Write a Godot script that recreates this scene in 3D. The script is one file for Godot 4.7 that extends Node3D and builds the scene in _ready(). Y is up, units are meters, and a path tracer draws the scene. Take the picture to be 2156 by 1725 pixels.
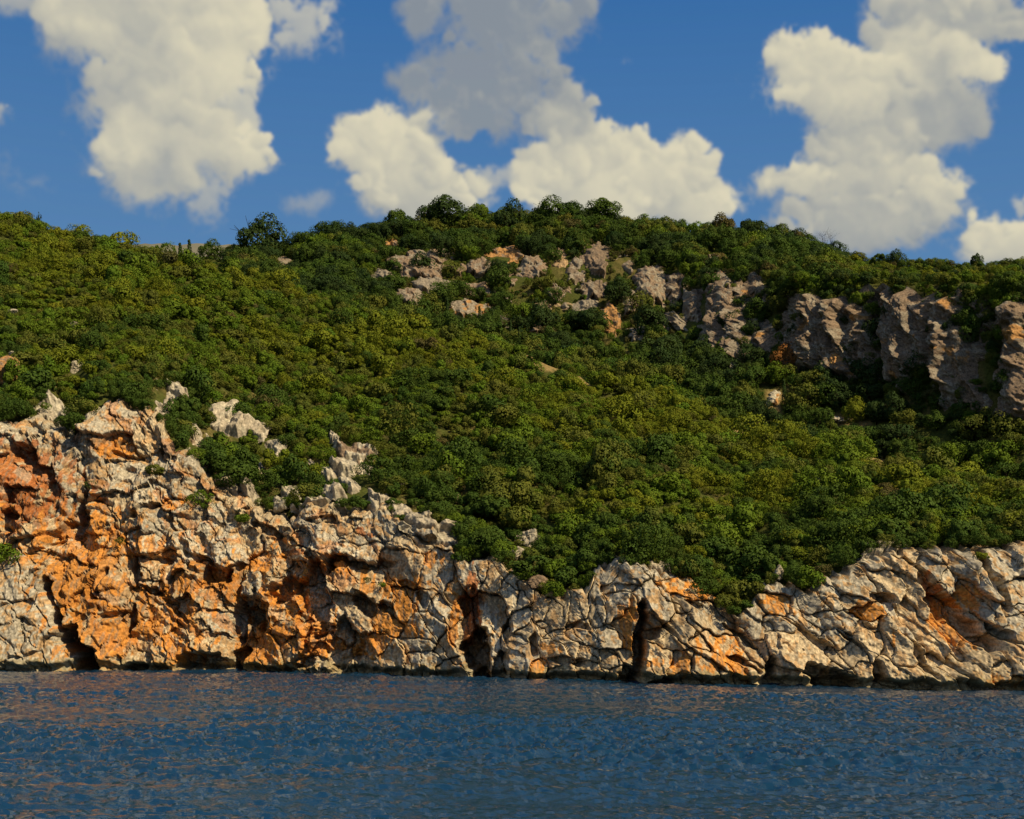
extends Node3D
# A limestone sea cliff under a scrub-covered hillside, seen from a boat.
# Measurements are taken in a 2156 x 1725 frame and turned into bearings, heights and distances in metres.

const FOCAL := 2962.0
const MID_X := 1078.0
const MID_Y := 862.5
const EYE := 5.0
const LEAN := 0.55            # how far the cliff leans back per metre of height
var pitch := deg_to_rad(9.15)
var roll := deg_to_rad(0.75)   # the boat leans a little
var counts := {}

# ---------------------------------------------------------------- helpers
func lin(r: float, g: float, b: float) -> Color:
	return Color(r, g, b).linear_to_srgb()

func ray(px: float, py: float) -> Vector3:      # direction with z = -1
	var cx := (px - MID_X) / FOCAL
	var cy := (MID_Y - py) / FOCAL
	var x := cx * cos(roll) - cy * sin(roll)
	var y := cx * sin(roll) + cy * cos(roll)
	var fwd := cos(pitch) - y * sin(pitch)
	return Vector3(x / fwd, (y * cos(pitch) + sin(pitch)) / fwd, -1.0)

func at(px: float, py: float, dist: float) -> Vector3:
	return Vector3(0, EYE, 0) + ray(px, py) * dist

func to_px(p: Vector3) -> Vector2:
	var v := p - Vector3(0, EYE, 0)
	var depth := -v.z * cos(pitch) + v.y * sin(pitch)
	var up := v.y * cos(pitch) + v.z * sin(pitch)
	var x := v.x / depth
	var y := up / depth
	return Vector2(MID_X + (x * cos(roll) + y * sin(roll)) * FOCAL, MID_Y - (y * cos(roll) - x * sin(roll)) * FOCAL)

func tab(keys: PackedFloat32Array, vals: PackedFloat32Array, k: float) -> float:
	var n := keys.size()
	if k <= keys[0]:
		return vals[0]
	if k >= keys[n - 1]:
		return vals[n - 1]
	var i := keys.bsearch(k)
	i = clampi(i, 1, n - 1)
	var t := (k - keys[i - 1]) / (keys[i] - keys[i - 1])
	return lerpf(vals[i - 1], vals[i], t)

func noise(seed_: int, freq: float, octaves := 4, kind := FastNoiseLite.TYPE_SIMPLEX_SMOOTH) -> FastNoiseLite:
	var n := FastNoiseLite.new()
	n.seed = seed_
	n.noise_type = kind
	n.frequency = freq
	n.fractal_type = FastNoiseLite.FRACTAL_FBM if octaves > 1 else FastNoiseLite.FRACTAL_NONE
	n.fractal_octaves = octaves
	return n

func cells(seed_: int, freq: float, ret: int) -> FastNoiseLite:
	var n := FastNoiseLite.new()
	n.seed = seed_
	n.noise_type = FastNoiseLite.TYPE_CELLULAR
	n.frequency = freq
	n.fractal_type = FastNoiseLite.FRACTAL_NONE
	n.cellular_return_type = ret
	n.cellular_distance_function = FastNoiseLite.DISTANCE_EUCLIDEAN
	n.cellular_jitter = 1.0
	return n

var lattice := PackedFloat32Array()
func tri(u: float, w: float) -> float:            # planes between random heights: broken rock, 0 to 1
	var iu := floori(u)
	var iw := floori(w)
	var fu := u - iu
	var fw := w - iw
	var a := (iu & 63) + ((iw & 63) << 6)
	var b := ((iu + 1) & 63) + ((iw & 63) << 6)
	var c := (iu & 63) + (((iw + 1) & 63) << 6)
	if fu + fw < 1.0:
		return lattice[a] + (lattice[b] - lattice[a]) * fu + (lattice[c] - lattice[a]) * fw
	var d := ((iu + 1) & 63) + (((iw + 1) & 63) << 6)
	return lattice[d] + (lattice[c] - lattice[d]) * (1.0 - fu) + (lattice[b] - lattice[d]) * (1.0 - fw)

func numbered(called: String) -> String:
	var k: int = counts.get(called, 0)
	counts[called] = k + 1
	return called if k == 0 else "%s_%03d" % [called, k]

func tag(o: Node3D, label: String, category: String, group := "") -> void:
	o.set_meta("label", label)
	o.set_meta("category", category)
	if group != "":
		o.set_meta("group", group)

func put(o: Node3D, called: String, parent: Node = self) -> void:
	o.name = numbered(called) if parent == self else called
	parent.add_child(o, true)

func mesh_of(verts: PackedVector3Array, norms: PackedVector3Array, cols: PackedColorArray, idx: PackedInt32Array, uvs := PackedVector2Array()) -> ArrayMesh:
	var a := []
	a.resize(Mesh.ARRAY_MAX)
	a[Mesh.ARRAY_VERTEX] = verts
	if norms.size():
		a[Mesh.ARRAY_NORMAL] = norms
	if cols.size():
		a[Mesh.ARRAY_COLOR] = cols
	if uvs.size():
		a[Mesh.ARRAY_TEX_UV] = uvs
	a[Mesh.ARRAY_INDEX] = idx
	var m := ArrayMesh.new()
	m.add_surface_from_arrays(Mesh.PRIMITIVE_TRIANGLES, a)
	return m

func inst(m: Mesh, mat: Material) -> MeshInstance3D:
	var o := MeshInstance3D.new()
	o.mesh = m
	o.material_override = mat
	return o

func grey_noise(seed_: int, freq: float, lo: float, hi: float, size := 512, octaves := 5) -> ImageTexture:
	var n := noise(seed_, freq, octaves)
	var im := n.get_seamless_image(size, size)
	im.convert(Image.FORMAT_L8)
	var d := im.get_data()
	for i in d.size():
		d[i] = int(clampf(lerpf(lo, hi, d[i] / 255.0), 0.0, 1.0) * 255.0)
	return ImageTexture.create_from_image(Image.create_from_data(size, size, false, Image.FORMAT_L8, d))

# ---------------------------------------------------------------- terrain lines
var shore_b := PackedFloat32Array()      # waterline: bearing -> distance
var shore_z := PackedFloat32Array()
var shore_x := PackedFloat32Array()
var top_x := PackedFloat32Array()        # cliff top: x -> height
var top_h := PackedFloat32Array()
var lines := []                          # further lines: {b, z, h}

func shore(x: float) -> float:
	return tab(shore_x, shore_z, x)

func face_hit(px: float, py: float) -> Vector2:      # a pixel -> (x, height) on the undisplaced cliff
	var r := ray(px, py)
	var d := 170.0
	for i in 12:
		d = lerpf(d, shore(r.x * d) + LEAN * maxf(0.0, EYE + r.y * d), 0.8)
	return Vector2(r.x * d, EYE + r.y * d)

func face_point(x: float, h: float) -> Vector3:
	return Vector3(x, h, -(shore(x) + LEAN * h))

func on_ridge(px: float, py: float) -> Vector3:       # the same, but never past the ridge line
	var p := ground_hit(px, py)
	var b := ray(px, py).x
	var z := tab(lines[5].b, lines[5].z, b) - 3.0
	if -p.z > z:
		p = Vector3(b * z, height_in(profile(b), b, z), -z)
	return p

func line_from(pts: Array) -> Dictionary:            # [px, py, distance]
	var b := PackedFloat32Array()
	var z := PackedFloat32Array()
	var h := PackedFloat32Array()
	for p in pts:
		var w := at(p[0], p[1], p[2])
		b.append(ray(p[0], p[1]).x)
		z.append(p[2])
		h.append(w.y)
	return {"b": b, "z": z, "h": h}

func make_lines() -> void:
	for p in [[-700, 1408], [0, 1411], [500, 1414], [760, 1420], [980, 1427], [1340, 1438], [1700, 1444], [2156, 1453], [2700, 1462]]:
		var r := ray(p[0], p[1])
		var d := EYE / -r.y
		shore_b.append(r.x)
		shore_z.append(d)
		shore_x.append(r.x * d)
	var rock_top := [[-700, 870], [-200, 890], [0, 884], [80, 862], [150, 905], [195, 840], [250, 836], [310, 870], [340, 895], [400, 960], [470, 1020], [560, 1066], [640, 1070], [700, 1064], [800, 1074], [905, 1108], [950, 1150], [985, 1172], [1040, 1168], [1070, 1192], [1110, 1222], [1150, 1245], [1230, 1238], [1262, 1190], [1330, 1188], [1420, 1205], [1500, 1236], [1535, 1280], [1555, 1292], [1600, 1248], [1640, 1210], [1690, 1232], [1740, 1206], [1830, 1162], [1900, 1150], [1990, 1150], [2060, 1146], [2156, 1140], [2400, 1120], [2800, 1110]]
	var pts := []
	for p in rock_top:
		var f := face_hit(p[0], p[1])
		top_x.append(f.x)
		top_h.append(f.y)
		pts.append([p[0], p[1], shore(f.x) + LEAN * f.y])
	var l1 := line_from(pts)
	var l3 := line_from([[-700, 350, 335], [-200, 420, 325], [0, 466, 320], [190, 510, 315], [330, 550, 310], [420, 568, 305], [600, 610, 300], [800, 674, 290], [950, 704, 285], [1100, 740, 275], [1250, 795, 262], [1400, 855, 250], [1600, 920, 235], [1850, 968, 222], [2156, 1036, 205], [2500, 1090, 195], [2800, 1110, 190]])
	var l4 := {"b": l3.b, "z": l3.z.duplicate(), "h": l3.h.duplicate()}
	for i in l4.z.size():
		l4.z[i] += 28.0
		l4.h[i] -= 3.0
	var l5 := line_from([[-700, 640, 365], [0, 640, 362], [400, 605, 352], [800, 645, 350], [1000, 695, 345], [1200, 735, 336], [1400, 745, 325], [1550, 765, 310], [1700, 785, 296], [1850, 815, 282], [2000, 885, 264], [2156, 905, 250], [2500, 930, 240], [2800, 940, 235]])
	var l6 := line_from([[-700, 620, 390], [0, 620, 390], [400, 580, 388], [600, 565, 392], [800, 552, 395], [1000, 540, 392], [1200, 530, 388], [1400, 550, 370], [1550, 585, 338], [1700, 605, 312], [1850, 605, 296], [2000, 610, 278], [2156, 625, 264], [2500, 640, 254], [2800, 650, 248]])
	# the crags on the seaward end of the ridge are all but upright
	for i in l6.z.size():
		var steep := smoothstep(0.13, 0.22, l6.b[i])
		var z := tab(l5.b, l5.z, l6.b[i]) + 9.0
		var nz := lerpf(l6.z[i], z, steep)
		l6.h[i] = EYE + (l6.h[i] - EYE) * nz / l6.z[i]
		l6.z[i] = nz
	var l7 := line_from([[-700, 650, 410], [200, 610, 412], [330, 572, 420], [420, 552, 424], [500, 540, 426], [600, 524, 428], [700, 497, 430], [800, 486, 432], [900, 478, 432], [1000, 474, 432], [1100, 470, 430], [1250, 462, 426], [1350, 478, 418], [1450, 498, 408], [1550, 492, 394], [1650, 515, 376], [1730, 540, 366], [1800, 556, 358], [1900, 562, 346], [2000, 562, 336], [2156, 564, 325], [2500, 585, 310], [2800, 600, 300]])
	var l8 := {"b": l7.b, "z": l7.z.duplicate(), "h": l7.h.duplicate()}
	for i in l8.z.size():
		l8.z[i] += 160.0
		l8.h[i] -= 70.0
	lines = [l1, l3, l4, l5, l6, l7, l8]

var rolling := noise(31, 0.03, 3)
func profile(b: float) -> Array:                     # distances and heights of every line at a bearing
	var zs := PackedFloat32Array()
	var hs := PackedFloat32Array()
	for l in lines:
		zs.append(tab(l.b, l.z, b))
		hs.append(tab(l.b, l.h, b))
	for i in range(1, zs.size()):
		zs[i] = maxf(zs[i], zs[i - 1] + 4.0)
	return [zs, hs]

func height_in(prof: Array, b: float, z: float) -> float:
	var zs: PackedFloat32Array = prof[0]
	var hs: PackedFloat32Array = prof[1]
	var h := 0.25 * tab(zs, hs, z - 5.0) + 0.5 * tab(zs, hs, z) + 0.25 * tab(zs, hs, z + 5.0)
	if z < zs[0] + 6.0:
		h = lerpf(tab(zs, hs, z), h, clampf((z - zs[0]) / 6.0, 0.0, 1.0))
	h += rolling.get_noise_2d(b * z, z) * 2.6 * clampf((z - zs[0]) / 20.0, 0.0, 1.0)
	return h

func ground(x: float, z: float) -> float:            # z: distance in front of the eye
	var b := x / z
	return height_in(profile(b), b, z)

func ground_hit(px: float, py: float, from := 0.0) -> Vector3:     # where the line of sight first meets the hillside
	var r := ray(px, py)
	var prof := profile(r.x)
	var z: float = maxf(prof[0][0], from)
	while z < 460.0:
		if height_in(prof, r.x, z) >= EYE + r.y * z:
			break
		z += 1.0
	return Vector3(r.x * z, height_in(prof, r.x, z), -z)

# ---------------------------------------------------------------- sky
func make_sky() -> PanoramaSkyMaterial:
	# lobes: px, py, half width, half height, brightness (1 sunlit, 0 grey), strength
	var raw := [
		[330, 50, 230, 150, 0.85, 1.0], [190, 30, 115, 110, 0.6, 1.0], [290, 210, 125, 150, 0.6, 1.0], [360, 310, 150, 120, 0.85, 1.0], [290, 370, 105, 70, 0.45, 0.8], [455, 120, 95, 120, 1.0, 1.0],
		[430, 420, 50, 70, 0.5, 0.6], [515, 325, 55, 60, 0.9, 0.9], [500, 230, 45, 60, 0.8, 0.7], [50, 5, 95, 34, 0.4, 0.7], [640, 55, 70, 70, 0.75, 0.62],
		[1060, 40, 205, 110, 0.04, 1.0], [1030, 170, 185, 115, 0.05, 1.0], [1000, 250, 150, 74, 0.12, 0.9], [830, 320, 120, 95, 0.85, 1.0], [765, 310, 70, 75, 0.95, 1.0], [880, 410, 150, 70, 0.75, 1.0], [1180, 250, 80, 70, 0.35, 1.0],
		[1200, 330, 110, 90, 0.75, 1.0], [1260, 400, 190, 95, 0.95, 1.0], [1395, 365, 105, 80, 0.95, 1.0], [1460, 430, 100, 60, 0.85, 1.0], [1030, 375, 70, 35, 0.5, 0.6],
		[1990, 40, 180, 80, 0.4, 1.0], [1690, 120, 75, 60, 0.95, 1.0], [1790, 180, 170, 85, 1.0, 1.0], [1930, 140, 160, 95, 0.95, 1.0], [1970, 230, 105, 100, 0.35, 1.0], [2070, 40, 100, 60, 0.7, 1.0], [1850, 290, 150, 80, 0.6, 1.0],
		[1800, 370, 180, 70, 0.7, 1.0], [1670, 380, 90, 42, 0.8, 0.9], [1820, 460, 190, 80, 0.4, 1.0], [1930, 410, 95, 70, 0.75, 1.0], [2130, 505, 110, 52, 0.9, 1.0], [2156, 430, 24, 30, 0.7, 0.6],
		[8, 242, 30, 24, 0.5, 0.6], [35, 380, 75, 45, 0.3, 0.4], [650, 430, 90, 36, 0.35, 0.45], [1313, 138, 16, 14, 0.5, 0.25], [1560, 170, 26, 10, 0.4, 0.2]]
	var ca := PackedFloat32Array()
	var ce := PackedFloat32Array()
	var ra := PackedFloat32Array()
	var re := PackedFloat32Array()
	var tone := PackedFloat32Array()
	var force := PackedFloat32Array()
	var deg_px := rad_to_deg(1.0 / FOCAL)
	var pr := RandomNumberGenerator.new()
	pr.seed = 12
	for l in raw:
		var puffs := 0 if l[5] < 0.6 else int(clampf((l[2] + l[3]) / 14.0, 4.0, 20.0))
		for k in puffs + 1:
			var px: float = l[0]
			var py: float = l[1]
			var w: float = l[2]
			var h: float = l[3]
			if k > 0:
				# billows round the sides and the top
				var an := pr.randf_range(-0.5, PI + 0.5)
				var far := pr.randf_range(0.45, 0.95)
				px += cos(an) * w * far
				py -= sin(an) * h * far
				var size := pr.randf_range(0.16, 0.44) * minf(w, h)
				w = size * pr.randf_range(0.9, 1.4)
				h = size
			var d := ray(px, py)
			ca.append(rad_to_deg(atan2(d.x, 1.0)))
			ce.append(rad_to_deg(atan2(d.y, sqrt(1.0 + d.x * d.x))))
			ra.append(w * deg_px * 1.08)
			re.append(h * deg_px * 1.08)
			tone.append(l[4] if k == 0 else minf(l[4] + pr.randf_range(-0.1, 0.16), 1.0))
			force.append(l[5])
	var n := ca.size()
	var strips := []
	for k in 72:
		var ids := PackedInt32Array()
		for i in n:
			if absf(ca[i] - (k - 35.5)) < ra[i] * 1.2 + 1.6:
				ids.append(i)
		strips.append(ids)
	var hole := ray(1000, 306)
	var hole_a := rad_to_deg(atan2(hole.x, 1.0))
	var hole_e := rad_to_deg(atan2(hole.y, sqrt(1.0 + hole.x * hole.x)))
	var n1 := noise(5, 0.42, 5)
	var n2 := noise(9, 1.3, 4)
	var big := noise(27, 0.20, 2)
	var wide := noise(17, 0.028, 3)
	var soft := noise(23, 0.22, 3)
	var shade_of := func(az: float, el: float) -> Color:
		# stretch towards the zenith so that cloud shapes keep their size round the sky
		var sx := az * cos(deg_to_rad(clampf(el - 20.0, 0.0, 75.0)))
		var warp_a := az + n1.get_noise_2d(sx, el + 90.0) * 0.55
		var warp_e := el + n1.get_noise_2d(sx + 50.0, el) * 0.55
		var base := -1.0
		var ts := 0.0
		var os := 0.0
		var tw := 1e-5
		if absf(az) < 34.0 and el < 38.0:
			for i in strips[clampi(int(az + 36.0), 0, 71)]:
				var dx := (warp_a - ca[i]) / ra[i]
				if absf(dx) > 1.25:
					continue
				var dy := (warp_e - ce[i]) / re[i]
				if absf(dy) > 1.25:
					continue
				var d := (1.0 - sqrt(dx * dx + dy * dy)) * force[i] + (force[i] - 1.0) * 0.2
				base = maxf(base, d)
				var w := maxf(d + 0.3, 0.0)
				w = w * w * w / (0.25 + ra[i])
				# a rounded billow: the side turned to the sun is bright
				var face := 0.52 * dy + 0.30 * dx + 0.55 * sqrt(maxf(0.0, 1.0 - dx * dx - dy * dy))
				ts += (tone[i] + (face - 0.42) * (0.25 + 0.55 * tone[i])) * w
				os += force[i] * w
				tw += w
			var hx := (warp_a * 1.6 - az * 0.6 - hole_a) / 1.2
			var hy := (warp_e * 1.6 - el * 0.6 - hole_e) / 0.66
			base -= 0.9 * maxf(0.0, 1.0 - hx * hx - hy * hy)
		var inside := clampf((27.0 - absf(az)) / 5.0, 0.0, 1.0) * clampf((32.0 - el) / 5.0, 0.0, 1.0)
		var out_base := wide.get_noise_3d(sx, el * 1.5, 3.0) * 2.0 - 0.05 - inside * 3.0
		base = maxf(base, minf(out_base, 0.7))
		if base == out_base:
			ts = clampf(0.65 + soft.get_noise_2d(sx, el) * 1.2, 0.1, 1.0)
			tw = 1.0
			os = 1.0
		var fine := n2.get_noise_2d(sx, el)
		var bil := 1.0 - absf(fine) * 2.0
		var dens := base + n1.get_noise_2d(sx, el) * 0.30 + (bil - 0.6) * 0.15
		var alpha := smoothstep(-0.08, 0.26 + 0.40 * clampf(0.85 - ts / tw, 0.0, 1.0), dens)
		var t := ts / tw
		alpha *= clampf(os / tw * 1.15, 0.0, 1.0)
		# sides of the billows turned to the sun are brighter
		var lit := big.get_noise_2d(sx, el) - big.get_noise_2d(sx + 0.7, el + 1.0)
		var lit2 := n2.get_noise_2d(sx, el) - n2.get_noise_2d(sx + 0.12, el + 0.16)
		t = clampf(t + lit * 0.12 + lit2 * 0.05 + (soft.get_noise_2d(sx, el) * (0.05 + 0.10 * t)) - 0.10 * smoothstep(0.45, 0.9, dens), 0.0, 1.15)
		var cloud := Color(0.25, 0.285, 0.325).lerp(Color(0.67, 0.625, 0.47), t)
		var s := clampf((el - 9.0) / 18.0, 0.0, 1.0)
		var blue := Color(0.125, 0.265, 0.465).lerp(Color(0.034, 0.142, 0.375), s)
		blue = blue.lerp(Color(0.015, 0.085, 0.29), clampf((el - 27.0) / 60.0, 0.0, 1.0))
		blue = blue.lerp(Color(0.26, 0.36, 0.48), clampf((9.0 - el) / 12.0, 0.0, 1.0))
		var c := blue.lerp(cloud, alpha * 0.97)
		return Color(c.r / 1.35, c.g / 1.35, c.b / 1.35).linear_to_srgb()
	var low := Image.create_empty(1024, 512, false, Image.FORMAT_RGB8)
	for y in range(0, 262):
		var el := 90.0 - (y + 0.5) / 512.0 * 180.0
		for x in 1024:
			var az := (x + 0.5) / 1024.0 * 360.0 - 180.0
			low.set_pixel(x, y, shade_of.call(az, maxf(el, 0.0)))
	low.fill_rect(Rect2i(0, 258, 1024, 254), lin(0.05, 0.09, 0.15))
	low.resize(4096, 2048, Image.INTERPOLATE_CUBIC)
	var w := 592
	var x0 := 2048 - w / 2
	var y0 := int((90.0 - 30.5) / 180.0 * 2048.0)
	var y1 := int((90.0 - 7.0) / 180.0 * 2048.0)
	for y in range(y0, y1):
		var el := 90.0 - (y + 0.5) / 2048.0 * 180.0
		for x in range(x0, x0 + w):
			low.set_pixel(x, y, shade_of.call((x + 0.5) / 4096.0 * 360.0 - 180.0, el))
	var turned := Image.create_empty(4096, 2048, false, Image.FORMAT_RGB8)     # the picture's middle looks along +z
	turned.blit_rect(low, Rect2i(2048, 0, 2048, 2048), Vector2i(0, 0))
	turned.blit_rect(low, Rect2i(0, 0, 2048, 2048), Vector2i(2048, 0))
	low = turned
	var m := PanoramaSkyMaterial.new()
	m.panorama = ImageTexture.create_from_image(low)
	return m

# ---------------------------------------------------------------- sea
func make_sea() -> void:
	var swell := noise(41, 0.085, 2)
	var wave := noise(43, 0.42, 2)
	var chop := noise(47, 1.5, 2)
	var ripple := noise(48, 3.2, 1)
	var mat := StandardMaterial3D.new()
	mat.resource_name = "sea_water"
	mat.albedo_color = lin(0.006, 0.030, 0.068)
	mat.roughness = 0.06
	mat.metallic_specular = 0.27
	mat.normal_enabled = true
	var rip := noise(51, 0.02, 3)
	var nim := rip.get_seamless_image(512, 512)
	nim.bump_map_to_normal_map(6.0)
	mat.normal_texture = ImageTexture.create_from_image(nim)
	mat.normal_scale = 0.8
	mat.uv1_triplanar = true
	mat.uv1_world_triplanar = true
	mat.uv1_scale = Vector3(0.5, 0.5, 0.8)
	var rows := 460
	var cols := 720
	var v := PackedVector3Array()
	v.resize(rows * cols)
	var idx := PackedInt32Array()
	idx.resize((rows - 1) * (cols - 1) * 6)
	for j in rows:
		var t := float(j) / (rows - 1)
		var z := 24.0 * pow(240.0 / 24.0, t)
		var half := 0.46 * z + 9.0
		var calm := clampf(z / 60.0, 0.0, 1.0)
		for i in cols:
			var x := (float(i) / (cols - 1) * 2.0 - 1.0) * half
			var gust := 0.95 + 1.1 * swell.get_noise_2d(x * 0.16 + 200.0, z * 0.4)
			var y := swell.get_noise_2d(x * 0.5, z * 1.2) * 0.30
			y += (0.5 - absf(wave.get_noise_2d(x * 0.36 + z * 0.1, z * 1.35))) * 0.38 * gust
			y += (0.5 - absf(chop.get_noise_2d(x * 0.34 - z * 0.1, z * 1.5))) * 0.30 * gust
			y += ripple.get_noise_2d(x * 0.4, z * 1.6) * 0.07
			v[j * cols + i] = Vector3(x, y - 0.22, -z)
	var k := 0
	for j in rows - 1:
		for i in cols - 1:
			var a := j * cols + i
			idx[k] = a; idx[k + 1] = a + cols; idx[k + 2] = a + 1
			idx[k + 3] = a + 1; idx[k + 4] = a + cols; idx[k + 5] = a + cols + 1
			k += 6
	var norms := grid_normals(v, cols, rows, true)
	var sea := inst(mesh_of(v, norms, PackedColorArray(), idx), mat)
	put(sea, "sea")
	sea.set_meta("kind", "structure")
	var far := PlaneMesh.new()
	far.size = Vector2(6000, 6000)
	var o := inst(far, mat)
	o.position = Vector3(0, -0.55, 0)
	put(o, "open_water", sea)

func grid_normals(v: PackedVector3Array, cols: int, rows: int, up: bool) -> PackedVector3Array:
	var norms := PackedVector3Array()
	norms.resize(v.size())
	for j in rows:
		var j0 := maxi(j - 1, 0) * cols
		var j1 := mini(j + 1, rows - 1) * cols
		for i in cols:
			var i0 := maxi(i - 1, 0)
			var i1 := mini(i + 1, cols - 1)
			var n := (v[j * cols + i1] - v[j * cols + i0]).cross(v[j1 + i] - v[j0 + i])
			norms[j * cols + i] = n.normalized()
	return norms

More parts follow.
